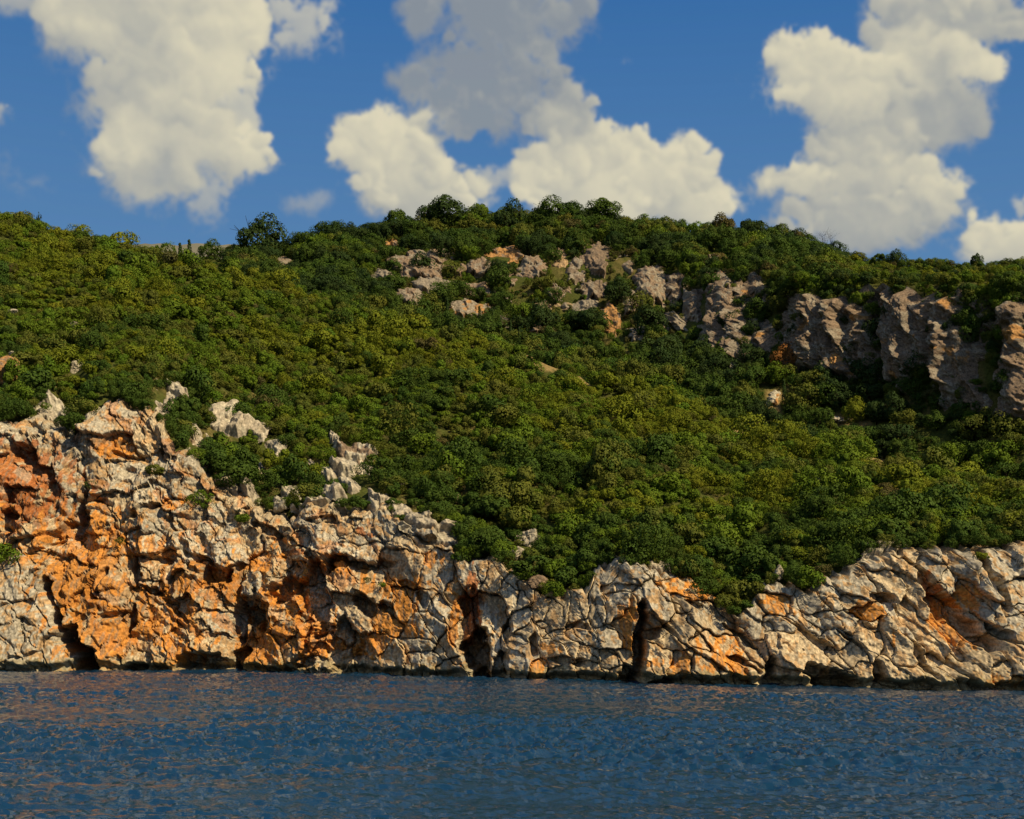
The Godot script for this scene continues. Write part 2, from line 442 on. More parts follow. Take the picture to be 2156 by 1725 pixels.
# ---------------------------------------------------------------- the sea cliff
# blocks: px, py, half length, half width, turn (degrees, down to the right), proud of the face (m), stone (0 grey, 1 tan, 2 orange, 3 red brown)
var BLOCKS := [
	[20, 1238, 45, 50, 0, 2.5, 0], [15, 1293, 40, 45, 0, 2.5, 0], [75, 1223, 22, 16, 20, 1.5, 0], [25, 1350, 45, 40, 0, 2.8, 0], [100, 1298, 30, 30, 0, 1.8, 0], [83, 1336, 35, 40, 0, 2.2, 0], [118, 1375, 25, 30, 0, 1.2, 0], [62, 1390, 40, 18, 0, 1.5, 0], [-60, 1280, 50, 60, 0, 2.5, 0], [-60, 1370, 50, 40, 0, 2.5, 0],
	[108, 1188, 40, 20, 30, 0.6, 2], [155, 1218, 40, 35, 40, 0.8, 2], [180, 1273, 30, 35, 10, 0.9, 2], [225, 1273, 25, 35, 0, 0.4, 1], [240, 1208, 25, 40, 0, 0.7, 1], [338, 1198, 50, 35, 20, 1.6, 1], [320, 1225, 30, 12, 10, 0.9, 0], [288, 1273, 25, 25, 0, 0.2, 2], [338, 1263, 30, 18, -30, 0.7, 1], [375, 1235, 30, 25, 0, 0.8, 2],
	[412, 1148, 45, 40, 0, 1.2, 0], [487, 1153, 40, 35, 0, 1.4, 0], [450, 1263, 44, 14, 40, 1.6, 1], [400, 1275, 30, 25, 0, 0.3, 2], [338, 1300, 40, 30, 0, 0.7, 1], [400, 1318, 35, 35, 0, 0.8, 1], [300, 1332, 25, 25, 0, 0.5, 1], [212, 1335, 40, 30, -20, 0.8, 2], [237, 1362, 30, 20, 0, 0.9, 2], [375, 1368, 25, 40, 0, 0.9, 2],
	[287, 1380, 30, 20, 0, 0.7, 1], [225, 1388, 30, 25, 0, 0.9, 1], [325, 1388, 20, 25, 0, 0.6, 2], [475, 1362, 20, 30, 20, 0.3, 1], [185, 1392, 16, 14, 0, 0.2, 0], [420, 1345, 26, 18, 0, 0.9, 1],
	[150, 1011, 60, 25, 72, 1.8, 0], [140, 1062, 22, 32, 0, 1.2, 0], [250, 886, 46, 34, 12, 3.0, 0], [225, 851, 20, 15, 10, 2.2, 0], [195, 978, 52, 20, 70, 1.6, 0], [250, 938, 32, 20, 0, 0.7, 2], [312, 915, 25, 32, 0, 1.2, 1], [262, 1012, 42, 25, 10, 1.2, 0], [325, 1046, 42, 20, 5, 1.2, 0], [262, 1086, 45, 35, 0, 0.7, 1], [338, 1100, 50, 35, 0, 1.0, 0], [362, 1062, 25, 20, 0, 0.6, 2],
	[15, 900, 30, 16, 10, 1.5, 0], [50, 925, 30, 20, 20, 1.7, 0], [62, 1000, 60, 34, 20, -0.6, 3], [75, 1048, 50, 30, 10, -0.8, 3], [30, 1070, 20, 20, 0, 0.6, 2], [212, 1100, 30, 32, 0, 0.9, 2], [250, 1150, 32, 30, 0, 0.7, 2], [300, 1138, 40, 30, 0, 0.8, 0], [188, 1150, 34, 28, 20, 0.7, 2], [85, 952, 38, 20, 65, 0.9, 0], [400, 1090, 30, 30, 0, 0.9, 0], [104, 1108, 52, 11, -38, 1.7, 1], [70, 1140, 40, 14, -38, 0.9, 2], [-50, 1000, 50, 50, 0, 0.5, 3], [-50, 1120, 50, 50, 0, 0.5, 2],
	[515, 1148, 30, 26, 0, 1.0, 1], [595, 1150, 20, 12, 0, 0.8, 2], [562, 1188, 26, 20, 0, 0.7, 2], [600, 1195, 12, 18, 0, 1.0, 1], [632, 1168, 34, 14, 10, 1.2, 1], [497, 1228, 20, 32, 0, 0.6, 2], [532, 1236, 30, 18, -25, 2.0, 0], [587, 1273, 28, 38, -15, 1.6, 2], [537, 1362, 34, 46, -15, 2.0, 2], [612, 1326, 32, 26, 0, 1.4, 2], [662, 1343, 38, 28, 10, 1.5, 2], [617, 1364, 20, 20, 0, 1.0, 1], [637, 1250, 12, 50, -15, 0.9, 2],
	[647, 1095, 32, 18, 10, 1.6, 0], [787, 1123, 50, 30, -15, 1.6, 0], [682, 1130, 36, 20, 0, 1.5, 0], [757, 1163, 62, 22, 5, 2.2, 0], [887, 1113, 36, 14, 15, 1.9, 0], [937, 1134, 22, 18, 30, 1.5, 0], [862, 1138, 42, 22, 0, 1.0, 1], [850, 1198, 56, 36, 10, 1.0, 1], [912, 1208, 30, 40, 0, 1.0, 0], [725, 1220, 48, 20, 22, 1.9, 1], [712, 1188, 22, 16, 0, 0.7, 2], [790, 1252, 66, 13, 28, 2.0, 1], [850, 1276, 26, 40, 0, 0.6, 2],
	[752, 1300, 58, 16, 40, 1.7, 1], [792, 1355, 32, 28, 20, 1.2, 2], [812, 1392, 42, 28, 0, 1.5, 1], [825, 1312, 40, 26, 15, 0.8, 2], [887, 1328, 42, 36, 0, 1.9, 0], [880, 1362, 36, 20, 0, 1.9, 0], [935, 1368, 36, 26, 20, 1.9, 1], [872, 1396, 25, 26, 0, 1.7, 0], [908, 1396, 20, 26, 0, 1.6, 0], [948, 1406, 26, 20, 0, 1.6, 0], [925, 1290, 24, 28, 0, 1.1, 0], [957, 1275, 16, 42, 0, 0.4, 2], [900, 1262, 24, 26, 0, 0.8, 0],
	[1000, 1206, 28, 24, 0, 1.6, 0], [1048, 1206, 26, 34, 0, 1.2, 1], [1036, 1325, 22, 80, 0, -0.6, 0], [1078, 1246, 23, 28, -10, 1.6, 0], [1100, 1256, 26, 28, -15, 1.7, 0], [1103, 1305, 21, 22, 0, 1.2, 0], [1114, 1334, 22, 25, -20, 1.5, 1], [1140, 1275, 20, 42, 0, 1.2, 1], [1175, 1282, 26, 55, 0, 1.4, 1], [1213, 1280, 25, 50, 0, 1.3, 1], [1255, 1288, 21, 42, 0, 1.5, 0], [1298, 1268, 26, 32, 0, 1.6, 0], [1315, 1312, 20, 46, 8, 1.3, 2],
	[1278, 1346, 24, 28, 0, 1.7, 0], [1146, 1320, 16, 12, 0, 1.0, 1], [1170, 1332, 28, 10, 0, 1.2, 1], [1238, 1345, 36, 28, 20, 1.7, 0], [1173, 1370, 42, 28, 15, 1.9, 1], [1238, 1380, 30, 20, 10, 1.5, 1], [1098, 1377, 38, 38, 0, 2.0, 0], [1136, 1410, 20, 25, 0, 1.5, 2], [1205, 1416, 60, 12, 0, 0.9, 1], [1280, 1386, 18, 20, 0, 0.7, 1], [1310, 1386, 14, 20, 0, 0.8, 1],
	[1373, 1273, 36, 40, 0, 2.2, 0], [1430, 1275, 22, 20, 0, 1.4, 1], [1442, 1248, 56, 20, 15, 1.9, 2], [1323, 1216, 42, 24, 15, 1.8, 0], [1283, 1206, 25, 22, 0, 1.7, 0], [1363, 1203, 28, 20, 0, 1.5, 0], [1398, 1207, 20, 20, 0, 1.4, 0], [1315, 1240, 26, 14, 15, 1.0, 0], [1283, 1237, 18, 12, 0, 1.1, 1], [1490, 1305, 42, 28, 30, 1.7, 0], [1435, 1325, 44, 26, 40, 1.8, 1], [1410, 1352, 40, 17, 22, 1.9, 1], [1378, 1392, 42, 30, 0, 2.2, 1],
	[1435, 1395, 32, 28, 10, 1.5, 2], [1473, 1360, 52, 15, 40, 1.2, 2], [1493, 1412, 46, 18, 25, 1.6, 1], [1435, 1427, 40, 10, 0, 1.2, 1], [1517, 1378, 58, 36, 35, 1.4, 2], [1527, 1424, 62, 12, 25, 1.6, 1], [1589, 1314, 26, 28, 0, 1.7, 0], [1644, 1276, 26, 20, 0, 0.8, 2], [1637, 1232, 26, 18, 0, 1.3, 0], [1699, 1265, 30, 22, 10, 1.5, 0], [1726, 1232, 30, 19, 10, 1.0, 0], [1634, 1322, 48, 16, 30, 1.5, 0], [1592, 1366, 38, 26, 40, 1.6, 1],
	[1668, 1370, 54, 40, 35, 2.3, 1], [1601, 1422, 30, 17, 40, 1.3, 1], [1656, 1420, 26, 20, 30, 1.1, 1], [1763, 1311, 36, 30, 20, 1.6, 0], [1768, 1342, 30, 24, 40, 1.4, 0], [1802, 1230, 58, 26, 20, 1.7, 0], [1857, 1238, 46, 32, 35, 1.8, 1], [1824, 1281, 30, 20, 20, 0.5, 2], [1787, 1259, 26, 14, 20, 1.1, 1], [1833, 1348, 46, 44, 50, 2.0, 1], [1879, 1363, 58, 38, 60, 2.0, 1], [1787, 1380, 34, 26, 45, 1.3, 1], [1812, 1416, 38, 16, 42, 1.2, 1], [1894, 1412, 50, 26, 20, 1.7, 1],
	[1879, 1299, 56, 13, 58, 1.5, 0], [1925, 1262, 62, 12, 66, 1.8, 1], [1894, 1195, 44, 20, 40, 1.5, 1], [1832, 1182, 36, 16, 58, 1.6, 0], [1940, 1325, 58, 34, 55, 1.6, 1], [1988, 1318, 46, 30, 60, 0.7, 2], [1974, 1422, 46, 22, 35, 1.7, 1], [1949, 1192, 24, 20, 30, 1.4, 0], [1974, 1170, 26, 18, 20, 1.4, 0], [2029, 1192, 44, 26, 42, 1.9, 0], [2065, 1219, 32, 24, 50, 1.6, 0], [1986, 1226, 21, 18, 20, 1.4, 0], [2035, 1262, 34, 18, 70, 0.5, 2], [2077, 1290, 30, 20, 10, 1.2, 0],
	[2111, 1192, 42, 28, 80, 1.9, 0], [2139, 1256, 30, 30, 0, 1.5, 0], [2132, 1287, 36, 14, 0, 1.5, 0], [2141, 1325, 26, 30, 0, 1.2, 0], [2134, 1380, 28, 40, 0, 1.8, 1], [2047, 1393, 50, 34, 45, 2.0, 1], [2093, 1412, 18, 20, 0, 1.2, 1], [2123, 1438, 26, 14, 0, 1.3, 2], [2010, 1370, 30, 14, 55, 1.1, 1], [1700, 1310, 40, 15, 32, 1.2, 0], [1745, 1275, 26, 14, 32, 1.0, 0], [2190, 1200, 40, 45, 0, 1.6, 0], [2195, 1300, 40, 45, 0, 1.6, 0], [2190, 1400, 40, 40, 0, 1.8, 1]]
# hollows: px, py, half length, half width, turn, depth (m)
var HOLLOWS := [
	[103, 1245, 34, 8, 58, 5.0], [128, 1300, 40, 9, 62, 6.0], [152, 1345, 36, 16, 68, 8.0], [172, 1390, 32, 24, 80, 9.0], [455, 1208, 30, 19, 10, 4.0], [275, 1402, 22, 13, 0, 3.5], [425, 1388, 40, 22, 0, 4.5], [505, 1395, 18, 30, 0, 5.0], [455, 1402, 30, 14, 0, 4.0], [287, 1198, 9, 38, -8, 2.6], [268, 1312, 8, 34, 0, 2.4], [318, 1240, 26, 7, 20, 1.8],
	[50, 955, 28, 14, 25, 3.0], [15, 1105, 18, 34, 0, 3.0], [146, 1114, 44, 20, -38, 3.2], [500, 1310, 15, 42, -8, 2.4], [532, 1285, 28, 38, 0, 3.8], [600, 1243, 22, 34, 20, 3.4], [660, 1262, 38, 84, 0, 4.6], [725, 1335, 44, 34, 40, 3.6], [768, 1276, 38, 18, 25, 3.6], [742, 1185, 44, 8, 10, 2.0], [700, 1380, 60, 24, 0, 3.2], [640, 1392, 30, 14, 0, 2.5], [642, 1138, 20, 18, 0, 2.0], [565, 1120, 40, 12, 25, 2.0], [690, 1100, 34, 9, 10, 1.6], [900, 1132, 40, 6, 25, 1.6], [895, 1262, 12, 20, 0, 1.6],
	[988, 1290, 20, 70, 0, 3.6], [1003, 1385, 30, 52, 0, 11.0], [1050, 1405, 16, 30, 0, 2.6], [1072, 1320, 8, 40, 0, 2.0], [1345, 1350, 17, 84, 4, 7.5], [1362, 1330, 22, 20, 30, 3.5], [1320, 1420, 18, 18, 0, 3.5], [1400, 1430, 26, 9, 0, 2.5], [1200, 1398, 36, 7, 10, 1.6], [1560, 1398, 44, 8, 30, 2.4], [1625, 1405, 14, 22, 20, 2.6], [1745, 1428, 54, 24, 0, 4.0], [1850, 1420, 22, 16, 30, 2.6], [1960, 1258, 56, 17, 62, 2.8], [1925, 1200, 34, 9, 50, 2.0], [2020, 1300, 70, 16, 55, 2.4], [2080, 1350, 26, 24, 60, 3.2], [2100, 1330, 30, 12, 40, 2.4], [2088, 1232, 12, 60, -14, 1.8], [1850, 1262, 34, 6, 20, 1.6], [1930, 1380, 60, 6, 62, 1.6], [1780, 1350, 30, 5, 45, 1.2], [1385, 1310, 40, 7, 40, 1.4], [1000, 1250, 14, 30, 0, 2.0], [330, 1180, 30, 9, 25, 1.8], [380, 1290, 26, 8, 40, 1.8], [240, 1300, 24, 8, -30, 1.8], [210, 1230, 10, 26, 10, 1.8], [420, 1180, 30, 8, 15, 1.8], [300, 1080, 30, 8, -20, 1.6], [180, 1060, 8, 30, 15, 1.8], [270, 960, 26, 7, 20, 1.8], [560, 1300, 12, 40, 10, 2.6], [820, 1285, 30, 9, 30, 2.0], [870, 1235, 30, 8, 15, 1.6], [790, 1190, 40, 8, 5, 1.8], [1120, 1355, 10, 24, 0, 1.8], [1220, 1325, 30, 5, 10, 1.2], [1460, 1280, 34, 7, 20, 1.6], [1560, 1340, 40, 7, 38, 1.8], [1700, 1340, 44, 6, 35, 1.6], [1810, 1305, 40, 6, 38, 1.6], [1980, 1270, 40, 12, 60, 2.4], [2050, 1320, 40, 12, 50, 2.6]]
# rusty stains: px, py, half length, half width, turn, strength, stone
var STAINS := [
	[60, 1010, 80, 60, 20, 1.0, 3], [60, 1080, 70, 50, 0, 0.8, 3], [180, 1200, 100, 70, 40, 1.0, 2], [220, 1330, 90, 90, 0, 0.8, 2], [380, 1340, 60, 70, 0, 0.7, 2], [390, 1230, 60, 60, 0, 0.7, 2], [250, 940, 30, 18, 0, 0.7, 2], [360, 1060, 24, 16, 0, 0.7, 2], [210, 1110, 40, 50, 0, 0.7, 2], [600, 1270, 40, 60, 0, 0.9, 2], [540, 1360, 40, 50, 0, 1.0, 2], [650, 1335, 60, 40, 0, 0.9, 2], [560, 1185, 40, 26, 0, 0.8, 2], [720, 1190, 30, 18, 0, 0.8, 2],
	[850, 1275, 30, 50, 0, 1.0, 2], [800, 1350, 40, 30, 0, 0.8, 2], [825, 1312, 50, 22, 15, 0.9, 2], [905, 1180, 36, 18, 20, 0.7, 2], [988, 1290, 20, 70, 0, 0.9, 3], [957, 1300, 14, 60, 0, 0.8, 2], [1315, 1312, 16, 40, 8, 1.0, 2], [1445, 1255, 50, 12, 15, 0.8, 2], [1500, 1375, 70, 26, 38, 1.0, 2], [1440, 1395, 40, 26, 0, 0.7, 2], [1645, 1278, 26, 18, 0, 0.9, 2], [1824, 1281, 26, 18, 20, 1.0, 2], [1870, 1350, 14, 36, 10, 0.5, 2], [1990, 1320, 40, 26, 60, 1.0, 2], [2035, 1262, 30, 14, 70, 0.9, 2], [1960, 1240, 20, 40, -20, 0.6, 3], [620, 1165, 40, 14, 10, 0.5, 3], [760, 1120, 30, 8, 20, 0.6, 3], [1130, 1405, 18, 22, 0, 0.6, 2], [2110, 1435, 40, 14, 0, 0.6, 2], [490, 1240, 18, 40, 0, 0.8, 2], [1165, 1365, 40, 18, 0, 0.4, 2], [1375, 1395, 30, 22, 0, 0.4, 2], [330, 1290, 150, 80, 0, 0.55, 2], [460, 1230, 60, 50, 0, 0.6, 2], [700, 1195, 170, 26, 8, 0.5, 2], [830, 1230, 90, 50, 0, 0.55, 2], [300, 1150, 120, 60, 0, 0.4, 2], [1050, 1260, 40, 60, 0, 0.35, 1], [1200, 1290, 90, 60, 0, 0.5, 1], [1450, 1330, 100, 70, 0, 0.5, 1], [1800, 1370, 140, 60, 0, 0.5, 1]]
const STONE := [[0.43, 0.385, 0.30], [0.50, 0.40, 0.26], [0.54, 0.235, 0.055], [0.38, 0.14, 0.048]]

func make_cliff() -> void:
	var rng := RandomNumberGenerator.new()
	rng.seed = 77
	# everything measured on the face, in metres
	var bx := PackedFloat32Array(); var bh := PackedFloat32Array(); var b1 := PackedFloat32Array(); var b2 := PackedFloat32Array()
	var bc := PackedFloat32Array(); var bs := PackedFloat32Array(); var bp := PackedFloat32Array(); var bk := PackedInt32Array()
	var gx := PackedFloat32Array(); var gh := PackedFloat32Array(); var tint := PackedFloat32Array(); var rnd := PackedFloat32Array()
	for b in BLOCKS:
		var f := face_hit(b[0], b[1])
		var m := (shore(f.x) + LEAN * f.y) / FOCAL
		bx.append(f.x); bh.append(f.y); b1.append(b[2] * m * 1.04); b2.append(b[3] * m * 1.1)
		bc.append(cos(deg_to_rad(b[4]))); bs.append(-sin(deg_to_rad(b[4])))
		bp.append(b[5]); bk.append(b[6])
	var x := top_x[0] + 2.0
	var hand := bx.size()
	x = -105.0
	while x < 82.0:
		var top := tab(top_x, top_h, x)
		var h := 0.6
		while h < top:
			var cx := x + rng.randf_range(-1.2, 1.2)
			var ch := h + rng.randf_range(-1.2, 1.2)
			var best := 9.0
			for i in hand:
				var dx := cx - bx[i]
				var dy := ch - bh[i]
				var u := (dx * bc[i] + dy * bs[i]) / b1[i]
				var w := (-dx * bs[i] + dy * bc[i]) / b2[i]
				best = minf(best, u * u + w * w)
			if best > 1.9:
				bx.append(cx); bh.append(ch); b1.append(rng.randf_range(1.3, 2.4)); b2.append(rng.randf_range(0.9, 1.7))
				var a := deg_to_rad(rng.randf_range(10, 60))
				bc.append(cos(a)); bs.append(-sin(a)); bp.append(rng.randf_range(0.1, 1.1)); bk.append([0, 0, 1, 1][rng.randi() % 4])
			h += 3.0
		x += 3.2
	var nb := bx.size()
	for i in nb:
		rnd.append(rng.randf_range(0.5, 1.2)); gx.append(rng.randf_range(-0.45, 0.45)); gh.append(rng.randf_range(-0.45, 0.2)); tint.append(rng.randf_range(0.84, 1.12))
	var ell := func(src: Array) -> Array:
		var out := []
		for s in src:
			var f := face_hit(s[0], s[1])
			var m := (shore(f.x) + LEAN * f.y) / FOCAL
			out.append([f.x, f.y, s[2] * m, s[3] * m, cos(deg_to_rad(s[4])), -sin(deg_to_rad(s[4])), s[5], s[6] if s.size() > 6 else 0])
		return out
	var hol: Array = ell.call(HOLLOWS)
	var sta: Array = ell.call(STAINS)
	# buckets of 3 m that know the likeliest blocks, hollows and stains
	var cell := 2.5
	var ox := -110.0
	var nx := 78
	var nh := 24
	var near := []
	var near_hol := []
	var near_sta := []
	for j in nh:
		for i in nx:
			var cx := ox + (i + 0.5) * cell
			var ch := -1.0 + (j + 0.5) * cell
			var sc := []
			for k in nb:
				var dx := cx - bx[k]
				var dy := ch - bh[k]
				if absf(dx) > 14.0 or absf(dy) > 14.0:
					continue
				var u := (dx * bc[k] + dy * bs[k]) / b1[k]
				var w := (-dx * bs[k] + dy * bc[k]) / b2[k]
				sc.append([sqrt(u * u + w * w) - 1.8 / minf(b1[k], b2[k]), k])
			sc.sort_custom(func(p, q): return p[0] < q[0])
			var ids := PackedInt32Array()
			for k in mini(12, sc.size()):
				ids.append(sc[k][1])
			near.append(ids)
			for pair in [[hol, near_hol], [sta, near_sta]]:
				var l := []
				for e in pair[0]:
					if absf(cx - e[0]) < maxf(e[2], e[3]) * 1.5 + cell * 1.3 and absf(ch - e[1]) < maxf(e[2], e[3]) * 1.5 + cell * 1.3:
						l.append(e)
				pair[1].append(l)
	# a loose net of facets, each a plane with its own tilt
	var fw := 160
	var fj := PackedFloat32Array()
	for k in fw * 64 * 5:
		fj.append(rng.randf())
	var warp := noise(3, 0.16, 3)
	var warp2 := noise(4, 0.7, 2)
	var bays := noise(6, 0.07, 2)
	var c1v := cells(11, 0.42, FastNoiseLite.RETURN_CELL_VALUE)
	var c2v := cells(12, 1.1, FastNoiseLite.RETURN_CELL_VALUE)
	var rid := noise(13, 0.5, 4)
	var grain := noise(14, 2.2, 3)
	var patch := noise(15, 0.33, 4)
	var streak := noise(16, 1.0, 3)
	var x0 := -92.0
	var x1 := 80.0
	var cols := 1560
	var rows := 250
	var v := PackedVector3Array(); v.resize(cols * rows)
	var colr := PackedColorArray(); colr.resize(cols * rows)
	var ids := PackedInt32Array(); ids.resize(cols * rows)
	for i in cols:
		# columns lie closer together where the shore is nearer
		var tt := float(i) / (cols - 1)
		var vx := x0 + (x1 - x0) * (tt * 1.08 - 0.08 * tt * tt)
		var sz := shore(vx)
		var top := tab(top_x, top_h, vx) + 0.7 * warp2.get_noise_2d(vx, 7.0) + 0.8 * warp.get_noise_2d(vx * 2.0, 1.0)
		var rough0 := clampf(1.0 - (vx + 31.0) / 28.0, 0.30, 1.0)
		var rough := rough0
		top += (tri(vx / 2.6, 5.5) - 0.5) * (1.0 + 2.4 * rough0) + (tri(vx / 0.9, 15.5) - 0.5) * 0.7
		for j in rows:
			var t := float(j) / (rows - 1)
			var vh := -0.9 + (top + 0.9) * t
			var wx := vx + warp.get_noise_2d(vx, vh) * 1.0 + warp2.get_noise_2d(vx, vh) * 0.16
			var wh := vh + warp.get_noise_2d(vx + 40.0, vh + 9.0) * 1.0 + warp2.get_noise_2d(vx + 17.0, vh) * 0.16
			var bi := clampi(int((vx - ox) / cell), 0, nx - 1) + nx * clampi(int((vh + 1.0) / cell), 0, nh - 1)
			var f1 := 99.0
			var f2 := 99.0
			var id := 0
			var id2 := 0
			for k in near[bi]:
				var dx := wx - bx[k]
				var dy := wh - bh[k]
				var u := (dx * bc[k] + dy * bs[k]) / b1[k]
				var w := (-dx * bs[k] + dy * bc[k]) / b2[k]
				# between an ellipse and a box, so that blocks keep corners
				var e := 0.55 * sqrt(u * u + w * w) + 0.45 * maxf(absf(u), absf(w)) * 1.15
				if e < f1:
					f2 = f1
					id2 = id
					f1 = e
					id = k
				elif e < f2:
					f2 = e
					id2 = k
			var along := wx * 0.57 - wh * 0.82
			var across := wx * 0.82 + wh * 0.57
			if id < 10:
				rough = 0.34
			else:
				rough = rough0
			var facet := (tri(along / 7.5, across / 4.2) - 0.5) * (1.7 + 2.0 * rough) + (tri(along / 3.1 + 9.3, across / 1.9 + 4.6) - 0.5) * (0.75 + 0.85 * rough) + (tri(wx / 1.15 + wh * 0.3, wh / 0.9 + 3.3) - 0.5) * (0.16 + 0.85 * rough) + (tri(wx / 0.58 - wh * 0.4, wh / 0.5 + 13.3) - 0.5) * (0.07 + 0.55 * rough)
			var edge := clampf((f2 - f1) / 0.36, 0.0, 1.0)
			var small := minf(b1[id], b2[id])
			var dome := lerpf(sqrt(1.0 - (1.0 - edge) * (1.0 - edge)), minf(1.0, edge * 2.4), 0.45)
			var out := bp[id] * 0.75 + (dome - 1.0) * (0.30 + 0.42 * small) * rnd[id] * (1.0 - 0.55 * rough)
			out += clampf(gx[id] * (wx - bx[id]) + gh[id] * (wh - bh[id]), -1.1, 1.1) + facet
			# a joint opens between some neighbours only
			if id >= 10 and f2 - f1 < 0.07 and (id * 7 + id2 * 7) % 5 < 2:
				out -= (0.35 + 0.35 * rnd[id]) * (1.0 - (f2 - f1) / 0.07)
			# broken steps
			out += rough * 0.45 * c1v.get_noise_2d(wx + wh * 0.35, wh * 0.8) + 0.16 * rough * c2v.get_noise_2d(wx + wh * 0.3, wh)
			out += 0.22 * (0.5 - absf(rid.get_noise_2d(wx, wh * 0.8))) + (0.06 + 0.14 * rough) * grain.get_noise_2d(vx, vh)
			# bedding that dips to the right, stepped and opened by weathering
			var bed := (wx * 0.80 + wh * 0.60) / (1.9 + 1.2 * rough) + 0.55 * warp.get_noise_2d(vx * 0.7 + 80.0, vh * 0.7) + 60.0
			var layer := int(floor(bed))
			var into := bed - layer
			out += (0.95 - 0.45 * rough) * (fj[(layer * 37) % 9000] - 0.5)
			if into < 0.06 and fj[(layer * 53 + 11) % 9000] + 0.6 * warp.get_noise_2d(vx, vh * 1.0 + 30.0) > 0.32:
				out -= 0.9 * (1.0 - into / 0.06)
			# bulges and bays
			out += (0.8 + 1.2 * rough) * bays.get_noise_2d(vx, vh * 0.8)
			var deep := 0.0
			var hole_edge := 0.55 * (tri(vx / 1.5 + 50.0, vh / 1.9) - 0.5) + 0.3 * rid.get_noise_2d(vx, vh)
			for e in near_hol[bi]:
				var dx: float = wx - e[0]
				var dy: float = wh - e[1]
				var u: float = (dx * e[4] + dy * e[5]) / e[2]
				var w: float = (-dx * e[5] + dy * e[4]) / e[3]
				var r := sqrt(u * u + w * w) + hole_edge
				if r < 1.15:
					deep = maxf(deep, e[6] * smoothstep(1.15, 0.72, r))
			out -= deep
			# the notch the sea has cut
			out -= 2.4 * smoothstep(1.15, 0.25, vh + 0.5 * warp2.get_noise_2d(vx * 0.4, 3.0))
			# the brow is rounded off into the slope
			var brow := smoothstep(0.93, 1.0, t)
			out -= brow * brow * 3.0
			v[i + j * cols] = Vector3(vx, vh, -(sz + LEAN * vh) + out)
			ids[i + j * cols] = id
			# stone
			var p1 := patch.get_noise_2d(vx, vh)
			var p2 := rid.get_noise_2d(vx * 1.7 + 30.0, vh * 1.7)
			var p3 := streak.get_noise_2d(vx * 0.7, vh * 0.22)
			var g := grain.get_noise_2d(vx * 1.3, vh * 0.9)
			var st: Array = STONE[bk[id]]
			var c := Vector3(st[0], st[1], st[2])
			if bk[id] >= 2 and p1 + p2 * 0.8 < -0.05:
				c = Vector3(0.46, 0.34, 0.20)
			elif bk[id] < 2 and p1 * 0.9 + p2 < -0.14:
				c = Vector3(0.48, 0.32, 0.17)
			for e in near_sta[bi]:
				var dx: float = vx - e[0]
				var dy: float = vh - e[1]
				var u: float = (dx * e[4] + dy * e[5]) / e[2]
				var w: float = (-dx * e[5] + dy * e[4]) / e[3]
				var r := sqrt(u * u + w * w)
				if e[6] * 1.2 - r + p1 * 0.7 + p3 * 1.1 > 0.12:
					var s: Array = STONE[e[7]]
					c = c.lerp(Vector3(s[0], s[1], s[2]), 0.85)
			# chips: fresh and weathered faces side by side
			var chip := tri(wx / 1.3 + 31.0, wh / 1.0 + wx * 0.3)
			if chip > 0.78 and rough > 0.5:
				c = c.lerp(Vector3(0.45, 0.39, 0.29), 0.5)
			elif chip < 0.27 and rough > 0.5:
				c = c.lerp(Vector3(0.44, 0.18, 0.055), 0.55)
			var stk := streak.get_noise_2d(vx * 2.2, vh * 0.28)
			if stk > 0.24:
				c = c.lerp(Vector3(0.19, 0.17, 0.135), 0.55)
			c *= tint[id] * (1.0 + 0.45 * g + 0.25 * p2)
			# weed and salt at the foot, with a ragged edge
			if vh < 1.2 + 1.2 * streak.get_noise_2d(vx * 1.1, 8.0 + vh):
				c = c.lerp(Vector3(0.25, 0.21, 0.10), 0.5)
			colr[i + j * cols] = Color(maxf(c.x, 0.02), maxf(c.y, 0.02), maxf(c.z, 0.015))
	var norms := grid_normals(v, cols, rows, false)
	var mat := rock_mat
	var root := Node3D.new()
	put(root, "sea_cliff")
	root.set_meta("kind", "structure")
	root.set_meta("label", "grey and rust orange limestone sea cliff rising from the water")
	var quads := []
	for k in nb:
		quads.append(PackedInt32Array())
	for j in rows - 1:
		for i in cols - 1:
			quads[ids[i + j * cols]].append(i + j * cols)
	var stamp := PackedInt32Array(); stamp.resize(cols * rows); stamp.fill(-1)
	var local := PackedInt32Array(); local.resize(cols * rows)
	var crumbs := [PackedVector3Array(), PackedVector3Array(), PackedColorArray(), PackedInt32Array()]
	var made := 0
	for k in nb:
		var q: PackedInt32Array = quads[k]
		if q.size() < 6:
			continue
		var small := k >= hand and made >= 290
		var tv: PackedVector3Array = crumbs[0] if small else PackedVector3Array()
		var tn: PackedVector3Array = crumbs[1] if small else PackedVector3Array()
		var tc: PackedColorArray = crumbs[2] if small else PackedColorArray()
		var ti: PackedInt32Array = crumbs[3] if small else PackedInt32Array()
		for a in q:
			for w in [a, a + 1, a + cols, a + cols + 1]:
				if stamp[w] != k:
					stamp[w] = k
					local[w] = tv.size()
					tv.append(v[w]); tn.append(norms[w]); tc.append(colr[w])
			var p := local[a]; var r := local[a + 1]; var s := local[a + cols]; var u := local[a + cols + 1]
			ti.append(p); ti.append(s); ti.append(r); ti.append(r); ti.append(s); ti.append(u)
		if small:
			crumbs = [tv, tn, tc, ti]
			continue
		made += 1
		put(inst(mesh_of(tv, tn, tc, ti), mat), "rock_block", root)
	if crumbs[3].size():
		var o := inst(mesh_of(crumbs[0], crumbs[1], crumbs[2], crumbs[3]), mat)
		put(o, "broken_rock", root)
		o.set_meta("kind", "stuff")
	print("cliff blocks ", made, " of ", nb)

